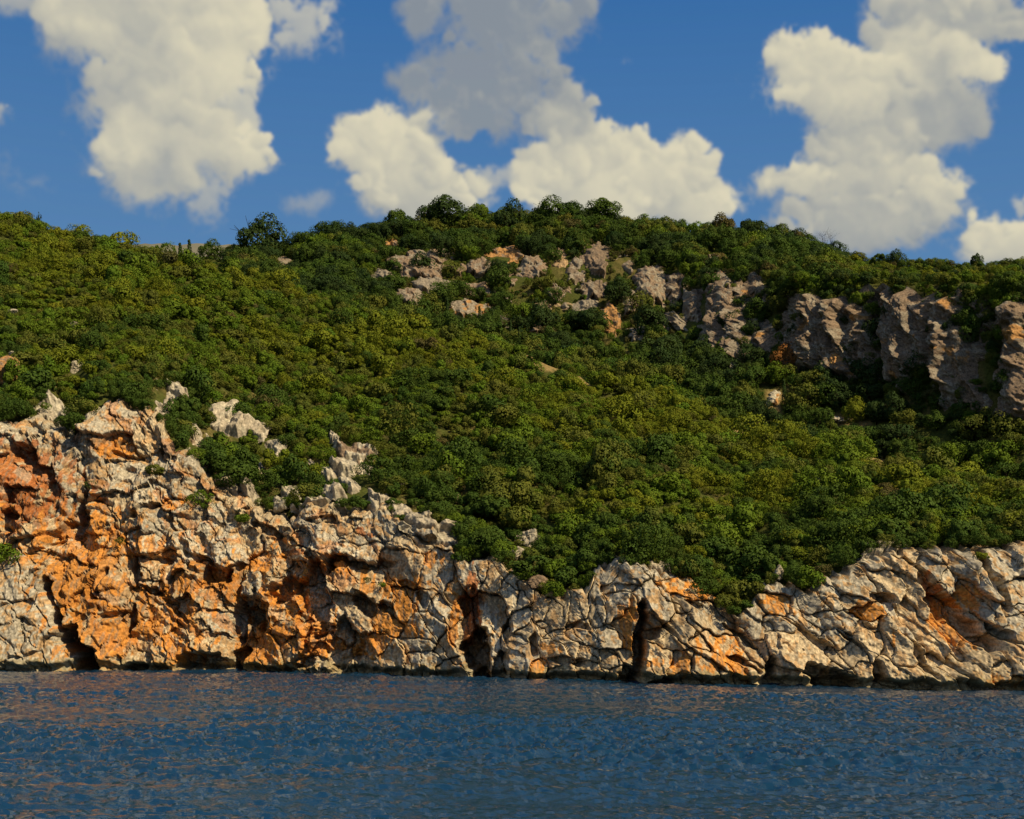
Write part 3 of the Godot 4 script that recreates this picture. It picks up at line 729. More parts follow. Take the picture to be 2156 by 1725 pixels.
# ---------------------------------------------------------------- hillside
var DRY := [[1245, 797, 34, 14], [1150, 768, 36, 14], [1572, 903, 46, 11], [1860, 968, 34, 9], [1635, 850, 22, 26], [1790, 888, 40, 14], [1130, 745, 40, 8], [1660, 760, 34, 22], [1720, 1000, 24, 7]]

func make_hill() -> void:
	var soil := noise(61, 0.06, 4)
	var fine := noise(62, 0.7, 3)
	var nu := 330
	var nz := 190
	var v := PackedVector3Array(); v.resize(nu * nz)
	var c := PackedColorArray(); c.resize(nu * nz)
	for i in nu:
		var b := lerpf(-0.60, 0.58, float(i) / (nu - 1))
		var prof := profile(b)
		var z0: float = prof[0][0]
		for j in nz:
			var t := float(j) / (nz - 1)
			var z := lerpf(z0 + 1.2, 600.0, t * (0.55 + 0.45 * t))
			var h := height_in(prof, b, z) - 0.35 - 1.6 * (1.0 - smoothstep(0.0, 6.0, z - z0))
			if j == 0:
				h -= 3.0
			h += fine.get_noise_2d(b * z, z) * 0.35
			v[i + j * nu] = Vector3(b * z, h, -z)
			var s := soil.get_noise_2d(b * z, z) + fine.get_noise_2d(b * z, z * 1.3) * 0.6
			var col := Vector3(0.070, 0.080, 0.022)
			if s > 0.1:
				col = Vector3(0.085, 0.082, 0.026)
			if s > 0.35:
				col = Vector3(0.13, 0.11, 0.04)
			var p := to_px(v[i + j * nu])
			for d in DRY:
				var ex: float = (p.x - d[0]) / d[2]
				var ey: float = (p.y - d[1]) / d[3]
				if ex * ex + ey * ey < 1.3 + s:
					col = Vector3(0.26, 0.19, 0.08)
			c[i + j * nu] = Color(col.x, col.y, col.z)
	var norms := grid_normals(v, nu, nz, true)
	var idx := PackedInt32Array()
	for j in nz - 1:
		for i in nu - 1:
			var a := i + j * nu
			idx.append_array([a, a + nu, a + 1, a + 1, a + nu, a + nu + 1])
	var m := StandardMaterial3D.new()
	m.resource_name = "dry_soil"
	m.vertex_color_use_as_albedo = true
	m.roughness = 1.0
	m.metallic_specular = 0.1
	m.albedo_texture = grain_tex
	m.uv1_triplanar = true
	m.uv1_world_triplanar = true
	m.uv1_scale = Vector3(0.15, 0.15, 0.15)
	var o := inst(mesh_of(v, norms, c, idx), m)
	put(o, "hillside")
	o.set_meta("kind", "structure")
	# a bare mountain far behind the saddle
	var mv := PackedVector3Array()
	var mc := PackedColorArray()
	var mi := PackedInt32Array()
	var ridge := noise(66, 0.0016, 4)
	var cn := 80
	var rn := 24
	for j in rn:
		for i in cn:
			var px := lerpf(-250.0, 820.0, float(i) / (cn - 1))
			var t := float(j) / (rn - 1)
			var crest := at(px, 512.0 + absf(px - 345.0) * 0.045 + ridge.get_noise_2d(px * 8.0, 0.0) * 9.0, 2600.0)
			var base := at(px, 640.0, 2000.0)
			var p := base.lerp(crest, t)
			p.y += ridge.get_noise_2d(p.x, p.z) * 60.0 * t * (1.0 - t)
			mv.append(p)
			var g := 0.12 + 0.05 * ridge.get_noise_2d(p.x * 4.0, p.z * 4.0)
			mc.append(Color(g * 1.05, g, g * 0.7))
			if i < cn - 1 and j < rn - 1:
				var a := i + j * cn
				mi.append_array([a, a + cn, a + 1, a + 1, a + cn, a + cn + 1])
	var mm := StandardMaterial3D.new()
	mm.resource_name = "far_mountain"
	mm.vertex_color_use_as_albedo = true
	mm.roughness = 1.0
	var far := inst(mesh_of(mv, grid_normals(mv, cn, rn, true), mc, mi), mm)
	put(far, "mountain")
	far.set_meta("kind", "structure")

# ---------------------------------------------------------------- single rocks and outcrops
var rock_mat: StandardMaterial3D
var grain_tex: ImageTexture

func rock_mesh(seed_: int, half: Vector3, facets: int, rough: float, stone: Vector3, second: Vector3, mix_at: float, nu := 44, nv := 26, flute := 0.0) -> ArrayMesh:
	var rng := RandomNumberGenerator.new()
	rng.seed = seed_
	var planes := []
	for k in facets:
		var d := Vector3(rng.randfn(), rng.randfn() * 0.8, rng.randfn()).normalized()
		planes.append([d, rng.randf_range(0.55, 0.92)])
	var n1 := noise(seed_ + 1, 1.1, 4)
	var n2 := cells(seed_ + 2, 2.2, FastNoiseLite.RETURN_DISTANCE2_SUB)
	var n2v := cells(seed_ + 2, 2.2, FastNoiseLite.RETURN_CELL_VALUE)
	var n3 := noise(seed_ + 3, 3.4, 4)
	var scale_up := maxf(half.x, maxf(half.y, half.z))
	var v := PackedVector3Array()
	var c := PackedColorArray()
	var idx := PackedInt32Array()
	for j in nv:
		var la := (float(j) / (nv - 1) - 0.5) * PI
		for i in nu:
			var lo := float(i % (nu - 1)) / (nu - 1) * TAU
			var d := Vector3(cos(la) * cos(lo), sin(la), cos(la) * sin(lo))
			var r := 1.15
			for p in planes:
				var q: float = d.dot(p[0])
				if q > 0.05:
					r = minf(r, p[1] / q)
			var s := d * (half / scale_up)
			var f := Vector3(s.x, s.y * (1.0 - 0.6 * flute), s.z) * clampf(scale_up * 0.6, 1.0, 4.0)
			r += rough * (n1.get_noise_3dv(f * 1.4) * 0.55 + n3.get_noise_3dv(f) * 0.22 - 0.20 * (1.0 - sqrt(clampf((n2.get_noise_3dv(f) + 1.0) * 1.5, 0.0, 1.0))) + 0.22 * n2v.get_noise_3dv(f))
			v.append(d * half * r)
			var m := n1.get_noise_3dv(f * 1.7 + Vector3(9, 4, 2)) + 0.5 * n3.get_noise_3dv(f * 1.6)
			var col := second if m > mix_at else stone
			col *= 1.0 + 0.5 * n3.get_noise_3dv(f * 2.2)
			c.append(Color(maxf(col.x, 0.02), maxf(col.y, 0.02), maxf(col.z, 0.015)))
			if i < nu - 1 and j < nv - 1:
				var a := i + j * nu
				idx.append_array([a, a + 1, a + nu, a + 1, a + nu + 1, a + nu])
	return mesh_of(v, PackedVector3Array(), c, idx)

const GREY := Vector3(0.38, 0.33, 0.25)
const PALE := Vector3(0.41, 0.37, 0.285)
const PINK := Vector3(0.225, 0.165, 0.115)
const ASH := Vector3(0.25, 0.215, 0.165)
const RUST := Vector3(0.38, 0.21, 0.085)
const BROWN := Vector3(0.18, 0.138, 0.10)

var keep_out := []          # px, py, half width, half height, distance: where plants leave bare rock

func outcrop(px: float, py: float, w: float, h: float, label: String, a: Vector3, b: Vector3, mix_at: float, seed_: int, from := 0.0, big := false, turn := 0.0, group := "bare rock on the upper ridge") -> void:
	# a broken face that follows the slope it sticks out of
	var lo := ground_hit(px, py + h * 0.5, from)
	var hi := ground_hit(px, py - h * 0.5, from)
	if hi.z < lo.z - 40.0:
		hi = lo + Vector3(0, h * -lo.z / FOCAL, -4.0)
	var m := -lo.z / FOCAL
	var nu := clampi(int(w * 0.9), 30, 140)
	var nv := clampi(int(h * 0.9), 26, 150)
	var edge_n := noise(seed_, 0.9, 3)
	var rid := noise(seed_ + 1, 0.22, 4)
	var c1v := cells(seed_ + 2, 0.20, FastNoiseLite.RETURN_CELL_VALUE)
	var c2v := cells(seed_ + 3, 0.55, FastNoiseLite.RETURN_CELL_VALUE)
	var fine := noise(seed_ + 4, 0.9, 3)
	var hw := w * 0.63 * m
	var tall := (hi - lo).y
	var relief := clampf(minf(hw, tall * 0.5) * 0.55, 0.8, 4.2)
	var tt := tan(deg_to_rad(-turn))
	var v := PackedVector3Array()
	var c := PackedColorArray()
	var idx := PackedInt32Array()
	for j in nv:
		var t := (float(j) / (nv - 1) - 0.5) * 1.28 + 0.5
		for i in nu:
			var u := (float(i) / (nu - 1) - 0.5) * 2.0
			var q := Vector2(u * hw, t * tall)
			var wq := q + Vector2(rid.get_noise_2d(q.x, q.y), rid.get_noise_2d(q.x + 50.0, q.y)) * 1.6
			var ang := atan2(t - 0.5, u * 0.5)
			var rim := 0.86 + 0.34 * edge_n.get_noise_2d(cos(ang) * 1.6, sin(ang) * 1.6)
			var e := sqrt(u * u + (t - 0.5) * (t - 0.5) * 4.0) / rim
			var body := clampf((1.0 - e) / 0.34, -1.3, 1.0)
			var out := body * relief if body < 0.0 else sqrt(1.0 - (1.0 - body) * (1.0 - body)) * relief
			var qa := wq.x * 0.75 - wq.y * 0.66
			var qb := wq.x * 0.66 + wq.y * 0.75
			out += (tri(qa / 5.2 + seed_, qb / 3.4) - 0.45) * (3.4 if big else 2.8) + (tri(qa / 2.2 + seed_, qb / 1.5 + 7.0) - 0.5) * 1.7 + (tri(wq.x / 1.9 + seed_, wq.y / 14.0) - 0.5) * (0.5 if group.begins_with("rock ledges") else 2.0) + (tri(q.x / 0.9, q.y / 0.8 + seed_) - 0.5) * 0.5
			out += 0.5 * c1v.get_noise_2d(wq.x * 1.2, wq.y * 0.7) + 0.25 * fine.get_noise_2dv(q)
			var p := lo.lerp(hi, t) + Vector3(u * hw + (t - 0.5) * tall * tt, 0.0, 0.0)
			if group.begins_with("rock ledges"):
				p += Vector3(0, out * 0.6 - 0.4, out * 0.8 - 0.4)
			else:
				p.z += out - 0.9
			v.append(p)
			var mm := rid.get_noise_2d(q.x * 1.1 + 30.0, q.y) + 0.7 * fine.get_noise_2d(q.x * 0.6, q.y * 0.6) + 0.25 * c2v.get_noise_2d(wq.x * 1.2, wq.y * 0.8)
			var col := b if mm > mix_at else a
			col *= 1.0 + 0.6 * fine.get_noise_2d(q.x * 1.4, q.y * 1.4)
			c.append(Color(maxf(col.x, 0.02), maxf(col.y, 0.02), maxf(col.z, 0.015)))
			if i < nu - 1 and j < nv - 1:
				var k := i + j * nu
				idx.append_array([k, k + nu, k + 1, k + 1, k + nu, k + nu + 1])
	var mid := (lo + hi) * 0.5
	for k in v.size():
		v[k] -= mid
	var o := inst(mesh_of(v, grid_normals(v, nu, nv, false), c, idx), rock_mat)
	o.position = mid
	put(o, "rock_outcrop")
	tag(o, label, "outcrop", group)
	landmarks.append([px, py, "the " + label.split(" with ")[0].split(" in the ")[0].split(" on ")[0].split(" at ")[0].split(" beside ")[0].split(" under ")[0]])
	keep_out.append([px, py, w * 0.46, h * 0.46, -mid.z])

func boulder(px: float, py: float, w: float, h: float, turn: float, label: String, seed_: int, stone := GREY, second := PALE, on_face := false) -> void:
	var p: Vector3
	if on_face:
		var f := face_hit(px, py)
		p = face_point(f.x, f.y) + Vector3(0, 0, 1.0)
	else:
		p = ground_hit(px, py + h * 0.25)
	var m := -p.z / FOCAL
	var half := Vector3(w * 0.55 * m, h * 0.6 * m, minf(w, h * 1.4) * 0.5 * m)
	var o := inst(rock_mesh(seed_, half, 9, 0.34, stone, second, 0.1), rock_mat)
	o.position = p + Vector3(0, h * 0.22 * m, 0)
	o.rotation = Vector3(0, seed_ * 0.7, deg_to_rad(-turn)) if w < h * 1.3 and turn == 0.0 else Vector3(0, 0, deg_to_rad(-turn))
	put(o, "boulder")
	tag(o, label, "boulder", "boulders among the scrub")
	landmarks.append([px, py, "the " + label.split(" with ")[0].split(" in ")[0].split(" on ")[0].split(" at ")[0].split(" beside ")[0]])
	keep_out.append([px, py, w * 0.46, h * 0.46, -p.z])

func wall_dist(px: float) -> float:
	return tab(lines[3].b, lines[3].z, (px - MID_X) / FOCAL) + 6.0

func make_wall() -> void:
	# the crags that run out of the ridge towards the sea: one broken wall between the foot and the rim of the steep ground
	var nu := 470
	var nv := 120
	var rid := noise(701, 0.16, 4)
	var fine := noise(702, 0.9, 3)
	var v := PackedVector3Array()
	var c := PackedColorArray()
	var idx := PackedInt32Array()
	var dist := 0.0
	var last := Vector3.ZERO
	for i in nu:
		var px := lerpf(1490.0, 2420.0, float(i) / (nu - 1))
		var b := (px - MID_X) / FOCAL
		var foot := wall_end(b, 3)
		var rim := wall_end(b, 4)
		rim.y += (tri(px / 34.0, 2.5) - 0.6) * 7.0
		var along := wall_end(b + 0.01, 3) + wall_end(b + 0.01, 4) - wall_end(b - 0.01, 3) - wall_end(b - 0.01, 4)
		along.y = 0.0
		var out_dir := along.normalized().cross(Vector3.UP)
		out_dir = -out_dir if out_dir.z < 0.0 else out_dir
		if i > 0:
			dist += (foot - last).length()
		last = foot
		var ends := smoothstep(0.0, 0.06, float(i) / nu)
		for j in nv:
			var t := float(j) / (nv - 1)
			var p := foot.lerp(rim, t)
			var q := Vector2(dist, p.y)
			var w := q + Vector2(rid.get_noise_2d(q.x, q.y), rid.get_noise_2d(q.x + 60.0, q.y)) * 2.4
			var out := (tri(w.x / 8.0 + 3.0, w.y / 22.0) - 0.35) * 6.5 + (tri(w.x / 2.3 + 40.0, w.y / 26.0) - 0.5) * 4.2 + (tri(w.x / 3.2 + 11.0, w.y / 5.5) - 0.5) * 3.6 + (tri(w.x / 1.4, w.y / 1.9 + 20.0) - 0.5) * 1.8 + (tri(w.x / 0.7, w.y / 0.8 + 20.0) - 0.5) * 0.7 + 0.4 * fine.get_noise_2dv(q)
			out *= smoothstep(0.0, 0.12, t) * smoothstep(1.0, 0.88, t) * ends
			p += out_dir * (out + 1.2 * ends)
			if j == 0:
				p.y -= 4.0
			v.append(p)
			var m := rid.get_noise_2d(q.x * 1.3 + 30.0, q.y) + 0.6 * fine.get_noise_2d(q.x * 0.7, q.y * 0.7)
			var col := ASH if m > 0.14 else BROWN if m > -0.2 else PINK
			if rid.get_noise_2d(q.x * 0.7 + 90.0, q.y * 0.7) > 0.46:
				col = RUST
			col *= 1.0 + 0.45 * fine.get_noise_2d(q.x * 1.3, q.y * 1.3)
			c.append(Color(col.x, col.y, col.z))
			if i < nu - 1 and j < nv - 1:
				var k := i * nv + j
				idx.append_array([k, k + 1, k + nv, k + nv, k + 1, k + nv + 1])
	var norms := PackedVector3Array()
	norms.resize(v.size())
	for i in nu:
		for j in nv:
			var n := (v[mini(i + 1, nu - 1) * nv + j] - v[maxi(i - 1, 0) * nv + j]).cross(v[i * nv + mini(j + 1, nv - 1)] - v[i * nv + maxi(j - 1, 0)])
			norms[i * nv + j] = n.normalized()
	var o := inst(mesh_of(v, norms, c, idx), rock_mat)
	put(o, "ridge_cliff")
	o.set_meta("kind", "structure")
	o.set_meta("label", "shaded brown rock wall with ribs below the ridge scrub")
	landmarks.append([1695, 690, "the ribbed rock wall"])
	landmarks.append([1846, 652, "the tan rib of the rock wall"])
	landmarks.append([2030, 790, "the broad part of the rock wall"])
	landmarks.append([2110, 880, "the foot of the rock wall"])

func wall_end(b: float, line: int) -> Vector3:
	var l: Dictionary = lines[line]
	var z := tab(l.b, l.z, b)
	return Vector3(b * z, tab(l.b, l.h, b), -z)

func make_rocks() -> void:
	outcrop(357, 829, 63, 44, "pale cracked boulder alone in scrub, highest above the rusty cliff", PALE, GREY, 0.1, 301, 0.0, false, 10, "rock ledges among the scrub")
	outcrop(468, 880, 59, 54, "tilted grey slab standing above a shaded cleft in the scrub", GREY, PALE, 0.1, 302, 0.0, false, -40, "rock ledges among the scrub")
	outcrop(490, 902, 122, 31, "long grey slab sloping up beside the tilted slab", GREY, PALE, 0.1, 303, 0.0, false, -24, "rock ledges among the scrub")
	outcrop(103, 868, 68, 62, "pale rounded boulder at the brow of the red cliff", PALE, GREY, 0.1, 304, 0.0, false, 0, "rock ledges among the scrub")
	outcrop(572, 945, 66, 46, "split pale boulder in scrub below the sloping slab", PALE, GREY, 0.1, 305, 0.0, false, 12, "rock ledges among the scrub")
	outcrop(548, 994, 30, 44, "small grey boulder in dark scrub under the split boulder", GREY, PALE, 0.1, 306, 0.0, false, 0, "rock ledges among the scrub")
	outcrop(705, 922, 21, 26, "small white rock standing just above a pitted ledge", PALE, GREY, 0.1, 307, 0.0, false, 0, "rock ledges among the scrub")
	outcrop(745, 953, 84, 44, "pitted pinkish ledge of rock in the scrub", PINK, PALE, 0.1, 308, 0.0, false, 4, "rock ledges among the scrub")
	outcrop(730, 985, 73, 36, "broken pale ledge just below the pitted ledge", PALE, GREY, 0.1, 309, 0.0, false, 15, "rock ledges among the scrub")
	outcrop(770, 1024, 99, 33, "flat grey slab with a shaded underside above the cliff edge", GREY, PALE, 0.1, 310, 0.0, false, 14, "rock ledges among the scrub")
	outcrop(672, 1077, 73, 44, "flat pale boulder with bushes behind on the cliff edge", PALE, GREY, 0.1, 311, 0.0, false, 12, "rock ledges among the scrub")
	outcrop(802, 1066, 54, 52, "blocky grey boulder under the flat slab", GREY, PALE, 0.1, 312, 0.0, false, 0, "rock ledges among the scrub")
	outcrop(735, 1082, 54, 36, "angular grey boulder between two pale ones on the cliff edge", PALE, GREY, 0.1, 313, 0.0, false, -20, "rock ledges among the scrub")
	outcrop(492, 1042, 40, 57, "upright grey boulder beside a green bush on the cliff brow", GREY, PALE, 0.1, 314, 0.0, false, 20, "rock ledges among the scrub")
	outcrop(458, 1056, 30, 36, "small pointed grey rock beside the upright boulder", GREY, PALE, 0.1, 315, 0.0, false, 0, "rock ledges among the scrub")
	outcrop(905, 1112, 108, 26, "long grey slab overhanging the orange cliff", GREY, PALE, 0.1, 316, 0.0, false, 18, "rock ledges among the scrub")
	outcrop(935, 1134, 56, 44, "grey block leaning below the overhanging slab", GREY, PALE, 0.1, 317, 0.0, false, 28, "rock ledges among the scrub")
	boulder(1116, 1132, 54, 36, -10, "rounded pale boulder sticking out of the green scrub", 318, PALE, GREY)
	boulder(1086, 1164, 30, 22, 0, "small pale boulder below the rounded one", 319, PALE, GREY)
	boulder(1130, 1228, 40, 26, 0, "brown boulder half hidden by a bright bush at the cliff brow", 320, PINK, PINK)
	boulder(24, 690 + 60, 16, 10, 0, "tiny white stone in scrub on the high slope", 321, PALE, PALE)
	boulder(24, 658, 0.1 + 26, 12, 0, "white stone showing in scrub near the hill crest", 322, PALE, PALE)
	boulder(158, 682, 20, 11, 0, "white stone alone in yellow green scrub", 323, PALE, PALE)
	boulder(160, 775, 26, 30, 0, "weathered pale stump of rock among dark bushes", 324, PALE, GREY)
	boulder(14, 790, 56, 60, 0, "reddish rock outcrop surrounded by dark bushes", 325, RUST, PINK)
	boulder(590, 1060, 36, 34, 0, "pale block among bushes at the top of the cliff", 326, PALE, GREY)
	boulder(640, 1010, 20, 14, 0, "small pale rock in scrub left of the pale ledges".replace("left of", "beside"), 327, PALE, GREY)
	boulder(850, 1030, 22, 14, 20, "thin grey rock in dark scrub past the flat slab", 328)
	boulder(962, 1052, 16, 18, 0, "small pinkish rock alone in dark green scrub", 329, PINK, PINK)
	boulder(1640, 1205, 24, 26, 0, "jagged grey spike of rock at the scrub edge", 330)
	for r in [[692, 1002, 26, 18, "chipped pale rock beside the broken ledge"], [762, 990, 34, 18, "thin pale rock behind the broken ledge"], [800, 1042, 30, 20, "tilted grey rock between the flat slab and the blocky boulder"], [842, 1078, 40, 26, "grey rock wedged against the blocky boulder"], [640, 1084, 36, 24, "low pale rock at the cliff edge beside the flat pale boulder"], [612, 1040, 26, 22, "pale rock showing between two bushes of the cliff edge"], [880, 1096, 40, 18, "flat rock behind the long overhanging slab"], [540, 1064, 34, 34, "pale rock in front of the spreading dark bush"], [520, 1036, 22, 28, "slim grey rock behind the upright boulder"], [472, 1012, 28, 22, "grey rock at the foot of the large dark bush"], [414, 940, 24, 44, "pinkish strip of rock beside the olive bush"], [404, 978, 24, 40, "pink grey strip of rock below the other strip"], [405, 905, 22, 26, "pale rock above the pinkish strip"], [332, 858, 26, 28, "pale rock below the highest boulder"], [345, 848, 30, 22, "grey rock touching the highest boulder"], [702, 1046, 34, 18, "half buried pale rock above the flat pale boulder"], [655, 975, 18, 14, "pale rock peeping out of scrub beside the pitted ledge"], [430, 920, 20, 24, "grey rock at the lower end of the sloping slab"], [1300, 1180, 44, 22, "splintered grey rock on the brow above the fissure"], [1390, 1188, 40, 22, "splintered grey rock on the brow past the fissure"], [1880, 1142, 50, 18, "broken grey rock behind the leaning slabs"], [1850, 1160, 40, 26, "pointed pale rock at the head of the leaning slabs"]]:
		outcrop(r[0], r[1], r[2] * 1.35, r[3] * 1.4, r[4], PALE if "pale" in r[4] else PINK if "pink" in r[4] else GREY, GREY, 0.1, 340 + int(r[0]), 0.0, false, 8.0, "rock ledges among the scrub")
	# the ridge behind
	outcrop(885, 563, 130, 66, "pinkish grey crag with an orange cap below the ridge trees", PINK, ASH, 0.1, 401)
	outcrop(862, 625, 74, 36, "low grey rock face under the pinkish crag", ASH, PINK, 0.15, 402)
	outcrop(985, 652, 96, 46, "pale tan crag above a row of thin cypresses", ASH, RUST, 0.2, 403)
	outcrop(1068, 682, 42, 50, "small pale crag beside the cypress row", ASH, PINK, 0.2, 404)
	outcrop(1095, 632, 64, 26, "narrow grey slab slanting down among the ridge trees", ASH, ASH, 0.2, 405, 0.0, false, 38)
	outcrop(1062, 540, 92, 46, "orange tan earth scar under the dark round tree", RUST, PINK, 0.25, 406)
	outcrop(1178, 562, 44, 92, "tall tan streak of bare rock in the middle of ridge", Vector3(0.36, 0.25, 0.14), PINK, 0.2, 407)
	outcrop(1256, 548, 82, 74, "dark crag with pinkish blocks on the ridge", BROWN, PINK, 0.0, 408)
	outcrop(1376, 602, 76, 104, "tall grey and pink pinnacle on the ridge", PINK, ASH, 0.0, 409, 0.0, true)
	outcrop(1165, 648, 90, 22, "low tan ledge under the dark ridge trees", Vector3(0.32, 0.24, 0.14), PINK, 0.2, 410)
	outcrop(1288, 672, 38, 80, "thin orange scar running down through the trees", RUST, PINK, 0.15, 411)
	outcrop(1130, 692, 46, 34, "dark reddish hollow rock beside the tan ledge", PINK, BROWN, 0.0, 412)
	outcrop(1443, 690, 40, 56, "narrow grey fin of rock among round trees", ASH, PINK, 0.2, 413, 0.0, false, 30)
	outcrop(1550, 655, 96, 150, "large pinkish grey buttress on the ridge", PINK, ASH, 0.1, 414, 0.0, true)
	outcrop(1530, 590, 30, 46, "small reddish knob above the pinkish buttress", PINK, RUST, 0.2, 415)
	keep_out.append([1695, 690, 120 * 0.5, 170 * 0.5, wall_dist(1695)])
	keep_out.append([1775, 700, 90 * 0.5, 130 * 0.5, wall_dist(1775)])
	keep_out.append([1846, 652, 84 * 0.5, 140 * 0.5, wall_dist(1846)])
	keep_out.append([1928, 600, 22 * 0.5, 50 * 0.5, wall_dist(1928)])
	keep_out.append([1925, 690, 110 * 0.5, 150 * 0.5, wall_dist(1925)])
	keep_out.append([2030, 790, 150 * 0.5, 190 * 0.5, wall_dist(2030)])
	keep_out.append([2130, 700, 90 * 0.5, 110 * 0.5, wall_dist(2130)])
	keep_out.append([2120, 830, 110 * 0.5, 110 * 0.5, wall_dist(2120)])
	keep_out.append([1950, 660, 60 * 0.5, 40 * 0.5, wall_dist(1950)])
	outcrop(1542, 772, 30, 20, "small white rock in the trees under the buttress", PALE, PALE, 0.2, 425)
	outcrop(1636, 842, 36, 34, "pale rocky bank beside a thin cypress", PALE, RUST, 0.2, 426)
	outcrop(1795, 885, 90, 16, "row of white rocks at the foot of round tree", PALE, PINK, 0.2, 427)
	outcrop(595, 550, 42, 22, "small grey crag under the big round oak", ASH, PINK, 0.2, 428)
	outcrop(825, 516, 30, 26, "small orange rock among the ridge trees", RUST, PINK, 0.2, 429)
	outcrop(1505, 545, 40, 20, "small tan rock below the ridge trees", PINK, ASH, 0.2, 430)
	for r in [[930, 542, 70, 36, "low pinkish face under the broad spreading tree"], [1015, 566, 60, 46, "small tan face beside the orange earth scar"], [1120, 566, 64, 56, "broken pinkish face between the scar and the tan streak"], [1216, 574, 44, 66, "narrow brown face between the tan streak and the crag"], [1312, 560, 56, 56, "brown face between the crag and the pinnacle"], [1332, 640, 46, 56, "small brown face below the pinnacle"], [1424, 604, 46, 76, "tall brown face beyond the pinnacle"], [1474, 640, 56, 84, "brown rib between the pinnacle and the big buttress"], [1228, 646, 80, 34, "ashen ledge continuing the low tan one"], [1086, 590, 56, 36, "pinkish face above the slanting slab"], [800, 580, 54, 28, "low ashen rock at the start of the crags"], [1500, 716, 50, 50, "ashen rock at the foot of the big buttress"], [1404, 680, 36, 56, "thin brown rock beside the grey fin"], [910, 602, 84, 34, "ashen ledge below the pinkish crag"], [1004, 612, 70, 38, "pinkish ledge above the pale tan crag"], [1180, 622, 56, 44, "pinkish rock at the foot of the tan streak"], [1252, 612, 66, 46, "brown rock under the dark crag"], [1345, 704, 46, 40, "ashen rock among the dark oaks"], [1590, 600, 50, 60, "brown face joining the buttress to the rock wall"], [1610, 700, 50, 90, "tall ashen face beside the orange bush"]]:
		outcrop(r[0], r[1], r[2], r[3], r[4], BROWN if "brown" in r[4] else ASH if "ashen" in r[4] else PINK, ASH, 0.12, 440 + int(r[0]))
	outcrop(970, 570, 54, 26, "pinkish rock spur beside the orange capped crag", PINK, ASH, 0.15, 431)

# ---------------------------------------------------------------- plants
func crown(seed_: int, lobes: int, leaves: int, leaf: float, tall: float, spread := 0.62, shape := "") -> ArrayMesh:
	# unit crown: radius about 1, standing on y = 0
	var rng := RandomNumberGenerator.new()
	rng.seed = seed_
	var cen := PackedVector3Array()
	var rad := PackedFloat32Array()
	for k in lobes:
		if shape == "cypress":
			var t := float(k) / lobes
			cen.append(Vector3(rng.randf_range(-0.2, 0.2), 0.3 + t * (tall - 0.5), rng.randf_range(-0.2, 0.2)))
			rad.append(lerpf(0.85, 0.25, t * t))
			continue
		var d := Vector3(rng.randfn(), rng.randfn(), rng.randfn()).normalized() * pow(rng.randf(), 0.45) * spread
		cen.append(Vector3(d.x, tall * 0.5 + d.y * tall * 0.5, d.z))
		rad.append(rng.randf_range(0.14, 0.5) if rng.randf() < 0.7 else rng.randf_range(0.1, 0.2))
	var v := PackedVector3Array()
	var n := PackedVector3Array()
	var c := PackedColorArray()
	var idx := PackedInt32Array()
	var hue := PackedFloat32Array()
	for k in lobes:
		hue.append(rng.randf_range(-0.12, 0.12))
	for q in leaves:
		var k := rng.randi() % lobes
		var d := Vector3(rng.randfn(), rng.randfn() + 0.25, rng.randfn()).normalized()
		var p := cen[k] + d * rad[k] * rng.randf_range(0.72, 1.08)
		var inside := false
		for o in lobes:
			if o != k and p.distance_to(cen[o]) < rad[o] * 0.7:
				inside = true
				break
		if inside or p.y < 0.02:
			continue
		var nn := (d + Vector3(rng.randfn(), rng.randfn(), rng.randfn()) * 0.45).normalized()
		var s := leaf * rng.randf_range(0.6, 1.35)
		var tx := nn.cross(Vector3(rng.randfn(), rng.randfn(), rng.randfn())).normalized()
		var ty := nn.cross(tx) * rng.randf_range(0.55, 0.9)
		var sn := (nn * 0.30 + d * 0.70 + Vector3(0, 0.15, 0)).normalized()
		var base := v.size()
		v.append(p + tx * s); v.append(p + ty * s + nn * s * 0.2); v.append(p - tx * s); v.append(p - ty * s + nn * s * 0.2)
		var br := rng.randf_range(0.72, 1.25) * (1.0 + hue[k] * 0.6)
		var col := Color(br * (1.0 + hue[k]), br, br * (1.0 - hue[k]))
		for w in 4:
			n.append(sn)
			c.append(col)
		idx.append_array([base, base + 2, base + 1, base, base + 3, base + 2])
	return mesh_of(v, n, c, idx)

func limb(v: PackedVector3Array, n: PackedVector3Array, idx: PackedInt32Array, a: Vector3, b: Vector3, ra: float, rb: float) -> void:
	var ax := (b - a).normalized()
	var s := ax.cross(Vector3(0.31, 0.2, 0.93)).normalized()
	var t := ax.cross(s)
	var base := v.size()
	for k in 7:
		var an := k * TAU / 6.0
		var d := s * cos(an) + t * sin(an)
		v.append(a + d * ra); v.append(b + d * rb)
		n.append(d); n.append(d)
	for k in 6:
		var q := base + k * 2
		idx.append_array([q, q + 2, q + 1, q + 1, q + 2, q + 3])

